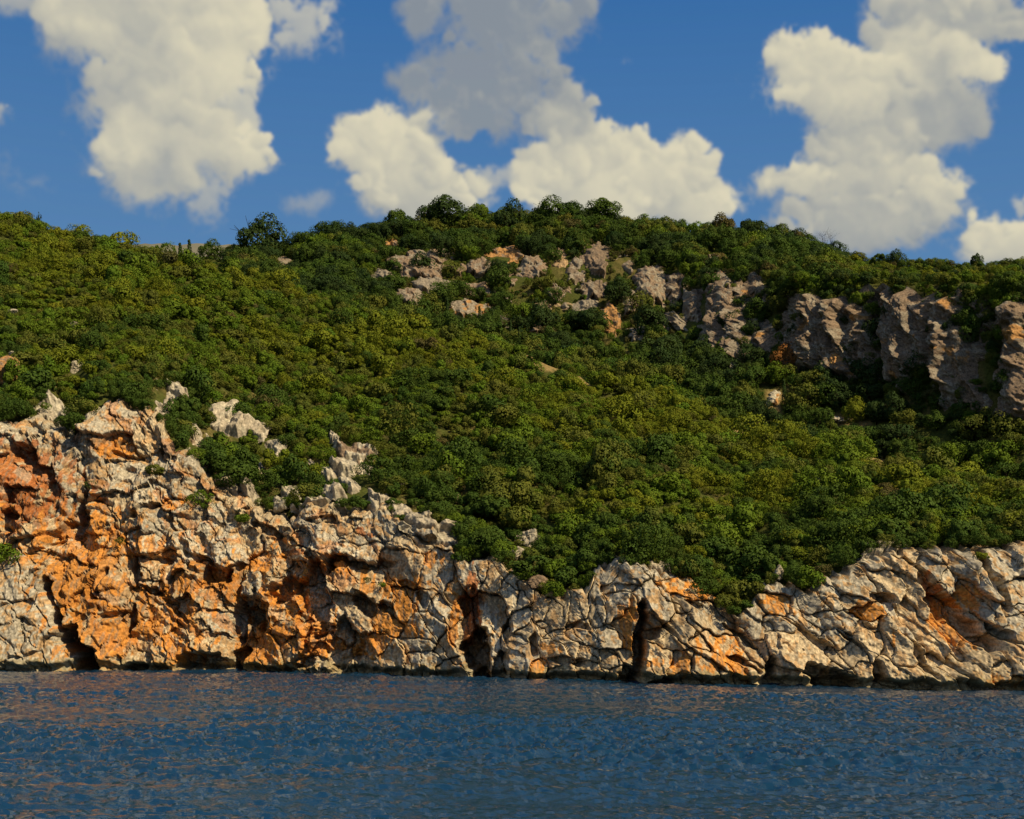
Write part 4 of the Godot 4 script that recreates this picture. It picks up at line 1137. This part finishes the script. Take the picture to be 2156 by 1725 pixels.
func trunk_mesh(seed_: int, tall: float, reach: float, thick: float, depth := 2) -> ArrayMesh:
	var rng := RandomNumberGenerator.new()
	rng.seed = seed_
	var v := PackedVector3Array()
	var n := PackedVector3Array()
	var idx := PackedInt32Array()
	var fork := Vector3(rng.randf_range(-0.08, 0.08), tall * 0.38, rng.randf_range(-0.08, 0.08))
	limb(v, n, idx, Vector3(0, -0.5, 0), fork, thick, thick * 0.7)
	var todo := []
	for k in 6:
		var an := k * TAU / 6.0 + rng.randf() * 0.7
		todo.append([fork, Vector3(cos(an) * reach * 0.6, tall * rng.randf_range(0.35, 0.6), sin(an) * reach * 0.6), thick * 0.5, 0])
	while todo.size():
		var q: Array = todo.pop_back()
		var e: Vector3 = q[0] + q[1] * rng.randf_range(0.55, 0.8)
		limb(v, n, idx, q[0], e, q[2], q[2] * 0.55)
		if q[3] < depth:
			for k in 3:
				var tw: Vector3 = q[1] * 0.55 + Vector3(rng.randfn(), rng.randfn() * 0.6 + 0.2, rng.randfn()) * reach * 0.24
				todo.append([e, tw, q[2] * 0.55, q[3] + 1])
	return mesh_of(v, n, PackedColorArray(), idx)

var shrub_meshes := []
var tree_meshes := []
var trunk_meshes := []
var leaf_mats := []
# leaf colours (linear): yellow green, bright green, olive, dark green, brownish, blue dark
const LEAF := [[0.126, 0.148, 0.011], [0.088, 0.136, 0.011], [0.096, 0.110, 0.017], [0.048, 0.082, 0.012], [0.084, 0.074, 0.024], [0.029, 0.052, 0.013]]
const SIZE_NAME := ["small", "middling", "large", "very large"]
const LEAF_NAME := ["yellow green", "bright green", "olive green", "dark green", "brownish", "deep green"]
var bark: StandardMaterial3D
var leaf_any: StandardMaterial3D

func leaf_mat(c: Array) -> StandardMaterial3D:
	var m := StandardMaterial3D.new()
	m.resource_name = "foliage"
	m.albedo_color = lin(c[0], c[1], c[2])
	m.vertex_color_use_as_albedo = true
	m.roughness = 0.75
	m.metallic_specular = 0.2
	m.backlight_enabled = true
	m.backlight = Color(0.55, 0.58, 0.28)
	return m

var leak := RandomNumberGenerator.new()
func blocked(px: Vector2, dist: float, r_px: float) -> bool:
	for k in keep_out:
		if dist < k[4] - 26.0 or dist > k[4] + 14.0:
			continue
		var soft := 0.30 if dist > 262.0 else 0.24
		var ex: float = (px.x - k[0]) / (k[2] + r_px * soft)
		var ey: float = (px.y - r_px * 0.5 - k[1]) / (k[3] + r_px * (soft + (0.35 if dist > 262.0 else 0.1)))
		if ex * ex + ey * ey < 0.85:
			return leak.randf() > (0.30 if k[3] > 50.0 else 0.03)
	return false

var landmarks := [[1003, 1380, "the sea cave"], [1345, 1350, "the deep fissure"], [1550, 1285, "the dip in the cliff brow"], [1700, 1225, "the grey slabs of the brow"], [1850, 1165, "the leaning slabs"], [2030, 1150, "the tall grey blocks"], [2120, 1140, "the end block of the cliff"], [1440, 1210, "the orange capped block"], [1230, 1230, "the tan block cliff"], [1245, 797, "the larger dry patch"], [1150, 768, "the dry patch below the cypresses"], [1572, 903, "the long dry patch"], [1860, 968, "the lowest dry patch"], [378, 545, "the saddle cypresses"], [75, 478, "the crest tree"], [1240, 770, "the lone cypress"]]

func landmark(p: Vector3, only_ridge: bool) -> String:
	var s := to_px(p)
	var best := 1e9
	var said := ""
	for l in landmarks:
		var d: float = Vector2((s.x - l[0]) * 0.8, s.y - l[1]).length()
		if d < best:
			best = d
			var up: float = l[1] - s.y
			said = ("above " if up > 30.0 and absf(s.x - l[0]) < up * 1.5 else "below " if up < -30.0 and absf(s.x - l[0]) < -up * 1.5 else "near ") + l[2]
	return " ".join(said.split(" ").slice(0, 11))

func make_plants() -> void:
	var rng := RandomNumberGenerator.new()
	rng.seed = 4242
	leak.seed = 11
	# domes, upright, spreading, airy and ragged growth
	for g in [[12, 3600, 0.062, 1.2, 0.62], [22, 4200, 0.052, 1.0, 0.74], [9, 3200, 0.066, 1.7, 0.55], [30, 4600, 0.048, 1.3, 0.80], [16, 3600, 0.056, 0.85, 0.78], [38, 5000, 0.045, 1.45, 0.84]]:
		shrub_meshes.append(crown(500 + shrub_meshes.size(), g[0], g[1], g[2], g[3], g[4]))
	for k in 5:
		tree_meshes.append(crown(540 + k, 26 + 5 * k, 9000, 0.044, 1.4, 0.74))
		trunk_meshes.append(trunk_mesh(560 + k, 0.9, 0.6, 0.055))
	var oaks := []
	for k in 4:
		oaks.append(crown(620 + k, 34, 14000, 0.042, 1.45, 0.68))
	for c in LEAF:
		leaf_mats.append(leaf_mat(c))
	leaf_any = leaf_mat([1, 1, 1])
	bark = StandardMaterial3D.new()
	bark.resource_name = "bark"
	bark.albedo_color = lin(0.10, 0.08, 0.06)
	bark.roughness = 0.95
	var tone := noise(71, 0.022, 3)
	var tone2 := noise(72, 0.09, 2)
	var gaps := noise(73, 0.05, 3)
	var all := []          # [distance, position, radius, height factor, mesh, colour, kind]
	# scrub on the near slope
	var z := 128.0
	while z < 352.0:
		var step := 1.7 if z < 230.0 else 1.9
		var x := -0.44 * z
		while x < 0.48 * z:
			var qx := x + rng.randf_range(-0.8, 0.8)
			var qz := z + rng.randf_range(-0.8, 0.8)
			x += step
			var b := qx / qz
			var prof := profile(b)
			if qz < prof[0][0] - 1.2 or qz > prof[0][2] + 6.0:
				continue
			var r := rng.randf_range(0.8, 1.9)
			if rng.randf() < 0.16:
				r *= rng.randf_range(1.3, 2.1)
			r *= 1.0 + 0.35 * gaps.get_noise_2d(qx * 2.0 + 300.0, qz * 2.0)
			if gaps.get_noise_2d(qx, qz) > 0.34 and rng.randf() < 0.5:
				r *= 0.55
			var h := height_in(prof, b, qz)
			var p := Vector3(qx, h - 0.25, -qz)
			var s := to_px(p)
			if s.x < -420 or s.x > 2700:
				continue
			var skip := false
			for d in DRY:
				var ex: float = (s.x - d[0]) / d[2]
				var ey: float = (s.y - d[1] - 6.0) / (d[3] + 10.0)
				if ex * ex + ey * ey < 0.9:
					skip = true
			# ledges of bare rock between the bushes above the rusty cliff
			var rp := r / qz * FOCAL
			if skip or blocked(s, qz, rp):
				continue
			var t := tone.get_noise_2d(qx, qz) * 1.5 + tone2.get_noise_2d(qx, qz) * 1.0 + rng.randf_range(-0.22, 0.22)
			t += clampf((qz - prof[0][0]) / maxf(prof[0][1] - prof[0][0], 1.0), 0.0, 1.0) * 0.7 - 0.35
			var ci := 0
			if t < -0.55:
				ci = 3
			elif t < -0.1:
				ci = 2 if rng.randf() < 0.4 else 1
			elif t < 0.35:
				ci = 1 if rng.randf() < 0.5 else 2
			if rng.randf() < 0.015:
				ci = 4
			if qz - prof[0][0] < 14.0 and rng.randf() < 0.45:
				ci = 3
			all.append([qz, p, r, rng.randf_range(0.7, 1.2), clampi(int((gaps.get_noise_2d(qx * 0.8, qz * 0.8 + 90.0) + 0.5) * 6.0) + rng.randi_range(-1, 1), 0, 5), ci, 0])
		z += 1.75
	# taller trees standing out of the scrub
	for k in 420:
		var b := rng.randf_range(-0.40, 0.40)
		var prof := profile(b)
		var qz := lerpf(prof[0][0] + 1.0, prof[0][1], pow(rng.randf(), 1.4))
		var p := Vector3(b * qz, height_in(prof, b, qz) - 0.3, -qz)
		if gaps.get_noise_2d(p.x * 1.4 + 700.0, qz * 1.4) < -0.08:
			continue
		var r := rng.randf_range(1.4, 2.6)
		if blocked(to_px(p), qz, r / qz * FOCAL * 1.6):
			continue
		all.append([qz, p, r, rng.randf_range(0.7, 1.1), rng.randi() % 5, [1, 1, 2, 3, 0, 3][rng.randi() % 6], 2])
	# scrub that spills over the brow of the cliff
	var ex := -98.0
	while ex < 70.0:
		ex += rng.randf_range(0.7, 1.7)
		var eh := tab(top_x, top_h, ex)
		if gaps.get_noise_2d(ex * 3.0, 40.0) < -0.22:
			continue
		var back := rng.randf_range(-0.2, 2.2)
		var p := Vector3(ex, eh - 0.5 + back * 0.45, -(shore(ex) + LEAN * eh) - back)
		all.append([-p.z, p, rng.randf_range(0.6, 1.35), rng.randf_range(0.8, 1.2), rng.randi() % 6, [3, 3, 2, 1][rng.randi() % 4], 0])
	# woods on the ridge behind
	z = 215.0
	while z < 470.0:
		var x := -0.42 * z
		while x < 0.42 * z:
			var qx := x + rng.randf_range(-1.6, 1.6)
			var qz := z + rng.randf_range(-1.6, 1.6)
			x += 3.5
			var b := qx / qz
			var prof := profile(b)
			if qz < prof[0][2] + 4.0 or qz > prof[0][5] + 16.0:
				continue
			var h := height_in(prof, b, qz)
			var p := Vector3(qx, h - 0.3, -qz)
			var s := to_px(p)
			if s.x < -300 or s.x > 2500:
				continue
			var low_brush := smoothstep(1720.0, 1850.0, s.x) * smoothstep(prof[0][4] - 4.0, prof[0][4] + 6.0, qz)
			var r := lerpf(rng.randf_range(1.8, 4.3), rng.randf_range(1.1, 1.9), low_brush)
			if rng.randf() < 0.25:
				r *= 0.6
			if s.x < 480.0 and s.x > 300.0:
				r = rng.randf_range(0.8, 1.4)
			if blocked(s, qz, r / qz * FOCAL):
				continue
			var ci := 3
			var t := tone.get_noise_2d(qx * 1.4, qz * 1.4 + 500.0) * 1.4 + rng.randf_range(-0.6, 0.6)
			if t > 0.7:
				ci = 1
			elif t > 0.4:
				ci = 2
			elif t < -0.35:
				ci = 5
			if low_brush > 0.5 and rng.randf() < 0.7:
				ci = [0, 1, 2][rng.randi() % 3]
			if rng.randf() < 0.02:
				ci = 4
			all.append([qz, p, r, rng.randf_range(0.8, 1.2), rng.randi() % 5, ci, 1])
		z += 2.9
	# low bushes between the crags
	z = 300.0
	while z < 440.0:
		var x := -0.12 * z
		while x < 0.40 * z:
			var qx := x + rng.randf_range(-1.0, 1.0)
			var qz := z + rng.randf_range(-1.0, 1.0)
			x += 2.1
			var b := qx / qz
			var prof := profile(b)
			if qz < prof[0][3] - 12.0 or qz > prof[0][5]:
				continue
			var p := Vector3(qx, height_in(prof, b, qz) - 0.2, -qz)
			var s := to_px(p)
			var r := rng.randf_range(0.6, 1.3)
			var bare := false
			for k in keep_out:
				var dx: float = (s.x - k[0]) / (k[2] * 0.85)
				var dy: float = (s.y - r / qz * FOCAL * 0.5 - k[1]) / (k[3] * 0.85)
				if k[4] > 262.0 and dx * dx + dy * dy < 0.9:
					bare = true
			if not bare:
				all.append([qz, p, r, rng.randf_range(0.8, 1.3), rng.randi() % 6, [3, 2, 1, 4, 2][rng.randi() % 5], 0])
		z += 2.1
	# trees and bushes that cling to the wall
	for k in 900:
		var px := rng.randf_range(1470.0, 2400.0)
		var t := rng.randf_range(-0.05, 1.08)
		var b := (px - MID_X) / FOCAL
		var p := wall_end(b, 3).lerp(wall_end(b, 4), t) + Vector3(-0.8, -0.8, 1.4)
		var r := rng.randf_range(0.9, 2.4)
		if blocked(to_px(p), -p.z, r / -p.z * FOCAL):
			continue
		all.append([-p.z, p, r, rng.randf_range(0.8, 1.2), rng.randi() % 5, [3, 3, 5, 2, 1][rng.randi() % 5], 1])
	# what shows: go from the nearest to the farthest over a coarse mesh of directions
	all.sort_custom(func(p, q): return p[0] < q[0])
	var gw := 720
	var gh := 576
	var taken := PackedByteArray(); taken.resize(gw * gh)
	var shown := []
	for k in all.size():
		var a: Array = all[k]
		var s := to_px(a[1] + Vector3(0, a[2] * a[3] * 0.65, 0)) / 3.0
		var r: float = a[2] / a[0] * FOCAL / 3.0 * 0.85
		var n := 0
		for yy in range(maxi(0, int(s.y - r)), mini(gh, int(s.y + r) + 1)):
			for xx in range(maxi(0, int(s.x - r)), mini(gw, int(s.x + r) + 1)):
				if (xx - s.x) * (xx - s.x) + (yy - s.y) * (yy - s.y) < r * r and taken[xx + yy * gw] == 0:
					taken[xx + yy * gw] = 1
					n += 1
		a.append(n)
		shown.append(k)
	var single := {}
	for kind in 3:
		var order := shown.filter(func(k): return all[k][6] == kind)
		order.sort_custom(func(p, q): return all[p][7] > all[q][7])
		for k in order.slice(0, [290, 170, 100][kind]):
			single[k] = true
	var packs := {}
	for k in all.size():
		var a: Array = all[k]
		var spin := rng.randf() * TAU
		var size := Vector3(a[2], a[2] * a[3], a[2])
		var c: Array = LEAF[a[5]]
		if single.has(k):
			if a[6] == 0:
				var o := inst(shrub_meshes[a[4]], leaf_mats[a[5]])
				o.position = a[1]
				o.rotation.y = spin
				o.scale = size
				put(o, "shrub")
				tag(o, "%s %s shrub %s" % [SIZE_NAME[clampi(int(a[2] / 0.8), 0, 3)], LEAF_NAME[a[5]], landmark(a[1], false)], "shrub", "shrubs on the near slope")
			else:
				var o := Node3D.new()
				o.position = a[1]
				o.rotation.y = spin
				o.scale = size
				put(o, "tree")
				put(inst(trunk_meshes[a[4]], bark), "trunk", o)
				put(inst(tree_meshes[a[4]], leaf_mats[a[5]]), "crown", o)
				if a[6] == 2:
					tag(o, "%s tree above the scrub %s" % [LEAF_NAME[a[5]], " ".join(landmark(a[1], false).split(" ").slice(0, 9))], "tree", "trees on the near slope")
					continue
				tag(o, "%s %s tree %s" % [SIZE_NAME[clampi(int(a[2] / 1.3), 0, 3)], LEAF_NAME[a[5]], landmark(a[1], true)], "tree", "trees on the ridge")
			continue
		var key := "%d_%d" % [a[6], a[4]]
		if not packs.has(key):
			packs[key] = [[], []]
		packs[key][0].append(Transform3D(Basis(Vector3.UP, spin).scaled_local(size), a[1]))
		var j := rng.randf_range(0.85, 1.15)
		packs[key][1].append(Color(c[0] * j * rng.randf_range(0.9, 1.1), c[1] * j, c[2] * j))
	for key in packs:
		var kind := int(key.split("_")[0])
		var which := int(key.split("_")[1])
		var mm := MultiMesh.new()
		mm.transform_format = MultiMesh.TRANSFORM_3D
		mm.use_colors = true
		mm.mesh = shrub_meshes[which] if kind == 0 else tree_meshes[which]
		mm.instance_count = packs[key][0].size()
		for k in mm.instance_count:
			mm.set_instance_transform(k, packs[key][0][k])
			mm.set_instance_color(k, packs[key][1][k])
		var o := MultiMeshInstance3D.new()
		o.multimesh = mm
		o.material_override = leaf_any
		put(o, ["scrub_mass", "woodland", "tree_scatter"][kind])
		o.set_meta("kind", "stuff")
		tag(o, "dense green scrub covering the slope above the sea cliff" if kind == 0 else "woodland of small oaks covering the ridge behind", "scrub" if kind == 0 else "woodland")
	print("plants ", all.size())
	# bushes that grow on the cliff itself and at its brow
	for b in [[150, 930, 66, 3, 0, "dark green bush in the notch of the cliff brow between two grey boulders"], [385, 890, 80, 2, 0, "olive green bush between the highest boulder and the rusty cliff"], [330, 990, 52, 2, 1, "olive green bush on a ledge of the rusty cliff"], [425, 1052, 58, 1, 1, "bright green bush on the brow beside a pointed grey rock"], [500, 990, 110, 3, 0, "large dark green bush on the cliff brow under the sloping slab"], [450, 975, 80, 3, 0, "deep shaded bush beside the large dark bush"], [512, 1092, 44, 1, 1, "bright green bush hanging over the cliff edge"], [603, 1080, 38, 1, 0, "bright green bush between pale blocks on the cliff edge"], [560, 1020, 80, 3, 0, "dark bush spreading above the bright bushes of the cliff edge"], [640, 1040, 70, 2, 0, "olive bush behind the flat pale boulder"], [12, 1172, 66, 1, 1, "vivid green bush on top of the rounded grey rock by the water"], [1166, 1240, 52, 1, 1, "vivid green bush at the brow of the tan block cliff"], [1546, 1285, 44, 3, 1, "dark green bush filling a dip in the cliff brow"], [1695, 1222, 70, 1, 1, "bright green bush on the brow above grey slabs"], [195, 1022, 28, 3, 1, "small dark bush growing out of a crack in grey slabs"], [256, 1140, 22, 2, 1, "tiny olive bush clinging to the orange face"], [2062, 1166, 38, 0, 1, "yellow green bush behind the tall grey blocks"], [806, 1230, 22, 1, 1, "tiny bright bush on a grey ledge above orange rock"], [775, 1222, 18, 3, 1, "tiny dark bush on a grey ledge above orange rock"], [1480, 1232, 60, 3, 1, "dark bush spilling over the orange capped block"], [970, 1165, 50, 3, 1, "dark bush at the head of the sea cave"]]:
		var p: Vector3
		if b[4] == 1:
			var f := face_hit(b[0], b[1] + b[2] * 0.35)
			p = face_point(f.x, f.y) + Vector3(0, 0, 1.2)
		else:
			p = ground_hit(b[0], b[1] + b[2] * 0.35)
		var r: float = b[2] * 0.55 * -p.z / FOCAL
		var o := inst(shrub_meshes[rng.randi() % 6], leaf_mats[b[3]])
		o.position = p
		o.rotation.y = rng.randf() * TAU
		o.scale = Vector3(r, r * 0.85, r)
		put(o, "bush")
		tag(o, b[5], "bush")
	# trees that stand out on the skyline: px, base py, width, height, colour, mesh, label
	for t in [[546, 546, 124, 92, 5, 0, "big round dark oak standing clear on the ridge line"], [925, 488, 112, 80, 5, 1, "broad spreading tree on the ridge with sky showing through"], [834, 484, 68, 50, 3, 2, "open branched tree beside the broad spreading one"], [1008, 476, 56, 54, 1, 3, "pale green feathery tree on the ridge line"], [1072, 494, 82, 72, 5, 4, "dark round tree above an orange scar"], [1160, 470, 90, 54, 3, 0, "wide bushy tree on the top of the ridge"], [1262, 470, 96, 54, 3, 1, "highest bushy tree on the ridge line"], [1525, 495, 64, 50, 4, 2, "brownish tree at the start of the falling ridge line"], [1582, 505, 62, 52, 5, 3, "dark oak next to the brownish tree"], [1640, 515, 46, 42, 2, 4, "small olive tree with bare stems on the falling ridge"], [1682, 522, 48, 42, 4, 2, "last tree of the row before the bare one"], [1855, 562, 44, 34, 3, 3, "low dark tree alone on the scrub skyline"], [1886, 562, 46, 38, 5, 0, "round dark tree beside the low one on the scrub skyline"], [2056, 552, 30, 24, 5, 1, "small dark tree sticking up from the scrub skyline"], [75, 478, 40, 34, 5, 2, "dark tree on the crest of the near slope"], [170, 508, 46, 26, 3, 3, "low dark tree further down the crest of the near slope"], [440, 540, 60, 36, 3, 4, "flat topped tree where the two hills meet"], [1140, 700, 84, 70, 5, 0, "dark round oak at the foot of the tan ledge"], [1240, 700, 76, 60, 5, 1, "dark oak between the tan ledge and the orange scar"], [1370, 712, 90, 74, 5, 2, "large dark oak below the tall pinnacle"], [1395, 770, 100, 76, 5, 3, "largest dark oak in the hollow behind the near slope"], [1800, 888, 60, 54, 0, 4, "yellow green round tree standing over white rocks"], [1660, 782, 84, 62, 6, 0, "dry orange bush under the dark brown buttress"]]:
		var p := on_ridge(t[0], t[1])
		var m := -p.z / FOCAL
		var o := Node3D.new()
		o.position = p - Vector3(0, 0.3, 0)
		o.scale = Vector3(t[2] * 0.52 * m, maxf(at(t[0], t[1] - t[3], -p.z).y - p.y, t[3] * 0.6 * m) / 1.5, t[2] * 0.52 * m)
		o.rotation.y = rng.randf() * TAU
		put(o, "ridge_tree")
		put(inst(trunk_meshes[t[5]], bark), "trunk", o)
		put(inst(oaks[t[5] % 4], leaf_mat([0.26, 0.11, 0.03]) if t[4] == 6 else leaf_mats[t[4]]), "crown", o)
		tag(o, t[6], "tree")
	var spire := crown(590, 9, 900, 0.16, 6.0, 0.5, "cypress")
	for t in [[378, 545, 12, 26, "slim cypress in the saddle below the far mountain"], [397, 546, 12, 30, "taller slim cypress in the saddle beside the other"], [357, 548, 9, 16, "smallest slim cypress in the saddle"], [941, 690, 10, 44, "tall thin cypress in front of the pale tan crag"], [1009, 690, 9, 26, "short thin cypress at the edge of the pale tan crag"], [1037, 710, 9, 38, "thin cypress between the two pale crags"], [1075, 730, 9, 34, "thin cypress before the small pale crag"], [1093, 742, 9, 34, "last thin cypress of the row on the slope"], [1238, 770, 10, 34, "lone thin cypress at the edge of the near slope"], [1652, 858, 12, 40, "thin cypress beside the pale rocky bank"]]:
		var p := on_ridge(t[0], t[1])
		var m := -p.z / FOCAL
		var o := inst(spire, leaf_mats[5])
		o.position = p - Vector3(0, 0.3, 0)
		o.scale = Vector3(t[2] * 0.6 * m, (t[3] + 24.0) * m / 5.6, t[2] * 0.6 * m)
		put(o, "cypress")
		tag(o, t[4], "cypress")
	var p := on_ridge(1740, 540)
	var bare := inst(trunk_mesh(600, 5.0, 3.2, 0.14, 3), null)
	var grey := StandardMaterial3D.new()
	grey.resource_name = "dead_wood"
	grey.albedo_color = lin(0.22, 0.20, 0.21)
	grey.roughness = 0.9
	bare.material_override = grey
	bare.position = p
	put(bare, "bare_tree")
	tag(bare, "leafless grey tree on the falling ridge line", "tree")

func make_foam() -> void:
	var m := StandardMaterial3D.new()
	m.resource_name = "sea_foam"
	m.albedo_color = lin(0.72, 0.74, 0.74)
	m.roughness = 0.9
	var rng := RandomNumberGenerator.new()
	rng.seed = 99
	for f in [[1945, 1449, 44], [2085, 1453, 50], [1310, 1439, 40], [1650, 1445, 22], [1480, 1441, 18], [60, 1412, 22]]:
		var r := ray(f[0], f[1])
		var d := EYE / -r.y
		var v := PackedVector3Array()
		var n := PackedVector3Array()
		var idx := PackedInt32Array()
		var w: float = f[2] * d / FOCAL
		for k in 90:
			var px := rng.randfn() * w * 0.35
			var base := Vector3(px, absf(rng.randfn()) * 0.10 * exp(-px * px / (w * w) * 6.0) + 0.02, rng.randfn() * 0.35)
			var s := rng.randf_range(0.04, 0.13)
			var o := v.size()
			for q in [Vector3(1, 0, 0), Vector3(0, 0.7, 0), Vector3(-1, 0, 0), Vector3(0, 0, 1), Vector3(0, 0, -1)]:
				v.append(base + q * s)
				n.append((q + Vector3(0, 0.4, 0)).normalized())
			idx.append_array([o, o + 1, o + 3, o + 3, o + 1, o + 2, o + 2, o + 1, o + 4, o + 4, o + 1, o])
		var o := inst(mesh_of(v, n, PackedColorArray(), idx), m)
		o.position = Vector3(r.x * d, 0.02, -d + 0.9)
		put(o, "sea_foam")
		o.set_meta("kind", "stuff")
		tag(o, "small patch of white foam where the sea meets the cliff", "foam", "foam along the waterline")

func _ready() -> void:
	var t0 := Time.get_ticks_msec()
	var cam := Camera3D.new()
	cam.name = "camera"
	cam.position = Vector3(0, EYE, 0)
	cam.rotation = Vector3(pitch, 0.0, roll)
	cam.fov = rad_to_deg(2.0 * atan(MID_Y / FOCAL))
	cam.far = 9000.0
	cam.near = 0.5
	add_child(cam)
	var sun := DirectionalLight3D.new()
	sun.name = "sun"
	sun.light_energy = 1.6
	sun.light_color = Color(1.0, 0.91, 0.74)
	sun.light_angular_distance = 0.5
	sun.shadow_enabled = true
	add_child(sun)
	sun.look_at_from_position(Vector3(0.57, 0.69, 0.45), Vector3.ZERO)
	var env := Environment.new()
	env.background_mode = Environment.BG_SKY
	env.tonemap_mode = Environment.TONE_MAPPER_LINEAR
	env.tonemap_exposure = 1.35
	env.sky = Sky.new()
	env.sky.sky_material = make_sky()
	env.sdfgi_enabled = true
	env.ssao_enabled = true
	env.ssil_enabled = true
	var we := WorldEnvironment.new()
	we.name = "world_environment"
	we.environment = env
	add_child(we)
	print("sky ", Time.get_ticks_msec() - t0)
	var lr := RandomNumberGenerator.new()
	lr.seed = 8
	for k in 4096:
		lattice.append(lr.randf())
	make_lines()
	grain_tex = grey_noise(81, 0.02, 0.55, 1.25, 512, 5)
	rock_mat = StandardMaterial3D.new()
	rock_mat.resource_name = "limestone"
	rock_mat.vertex_color_use_as_albedo = true
	rock_mat.roughness = 0.95
	rock_mat.metallic_specular = 0.15
	rock_mat.albedo_texture = grain_tex
	rock_mat.uv1_triplanar = true
	rock_mat.uv1_world_triplanar = true
	rock_mat.uv1_scale = Vector3(0.2, 0.2, 0.2)
	make_hill()
	print("hill ", Time.get_ticks_msec() - t0)
	make_sea()
	print("sea ", Time.get_ticks_msec() - t0)
	make_cliff()
	print("cliff ", Time.get_ticks_msec() - t0)
	make_wall()
	make_rocks()
	print("rocks ", Time.get_ticks_msec() - t0)
	make_plants()
	print("plants ", Time.get_ticks_msec() - t0)
	make_foam()
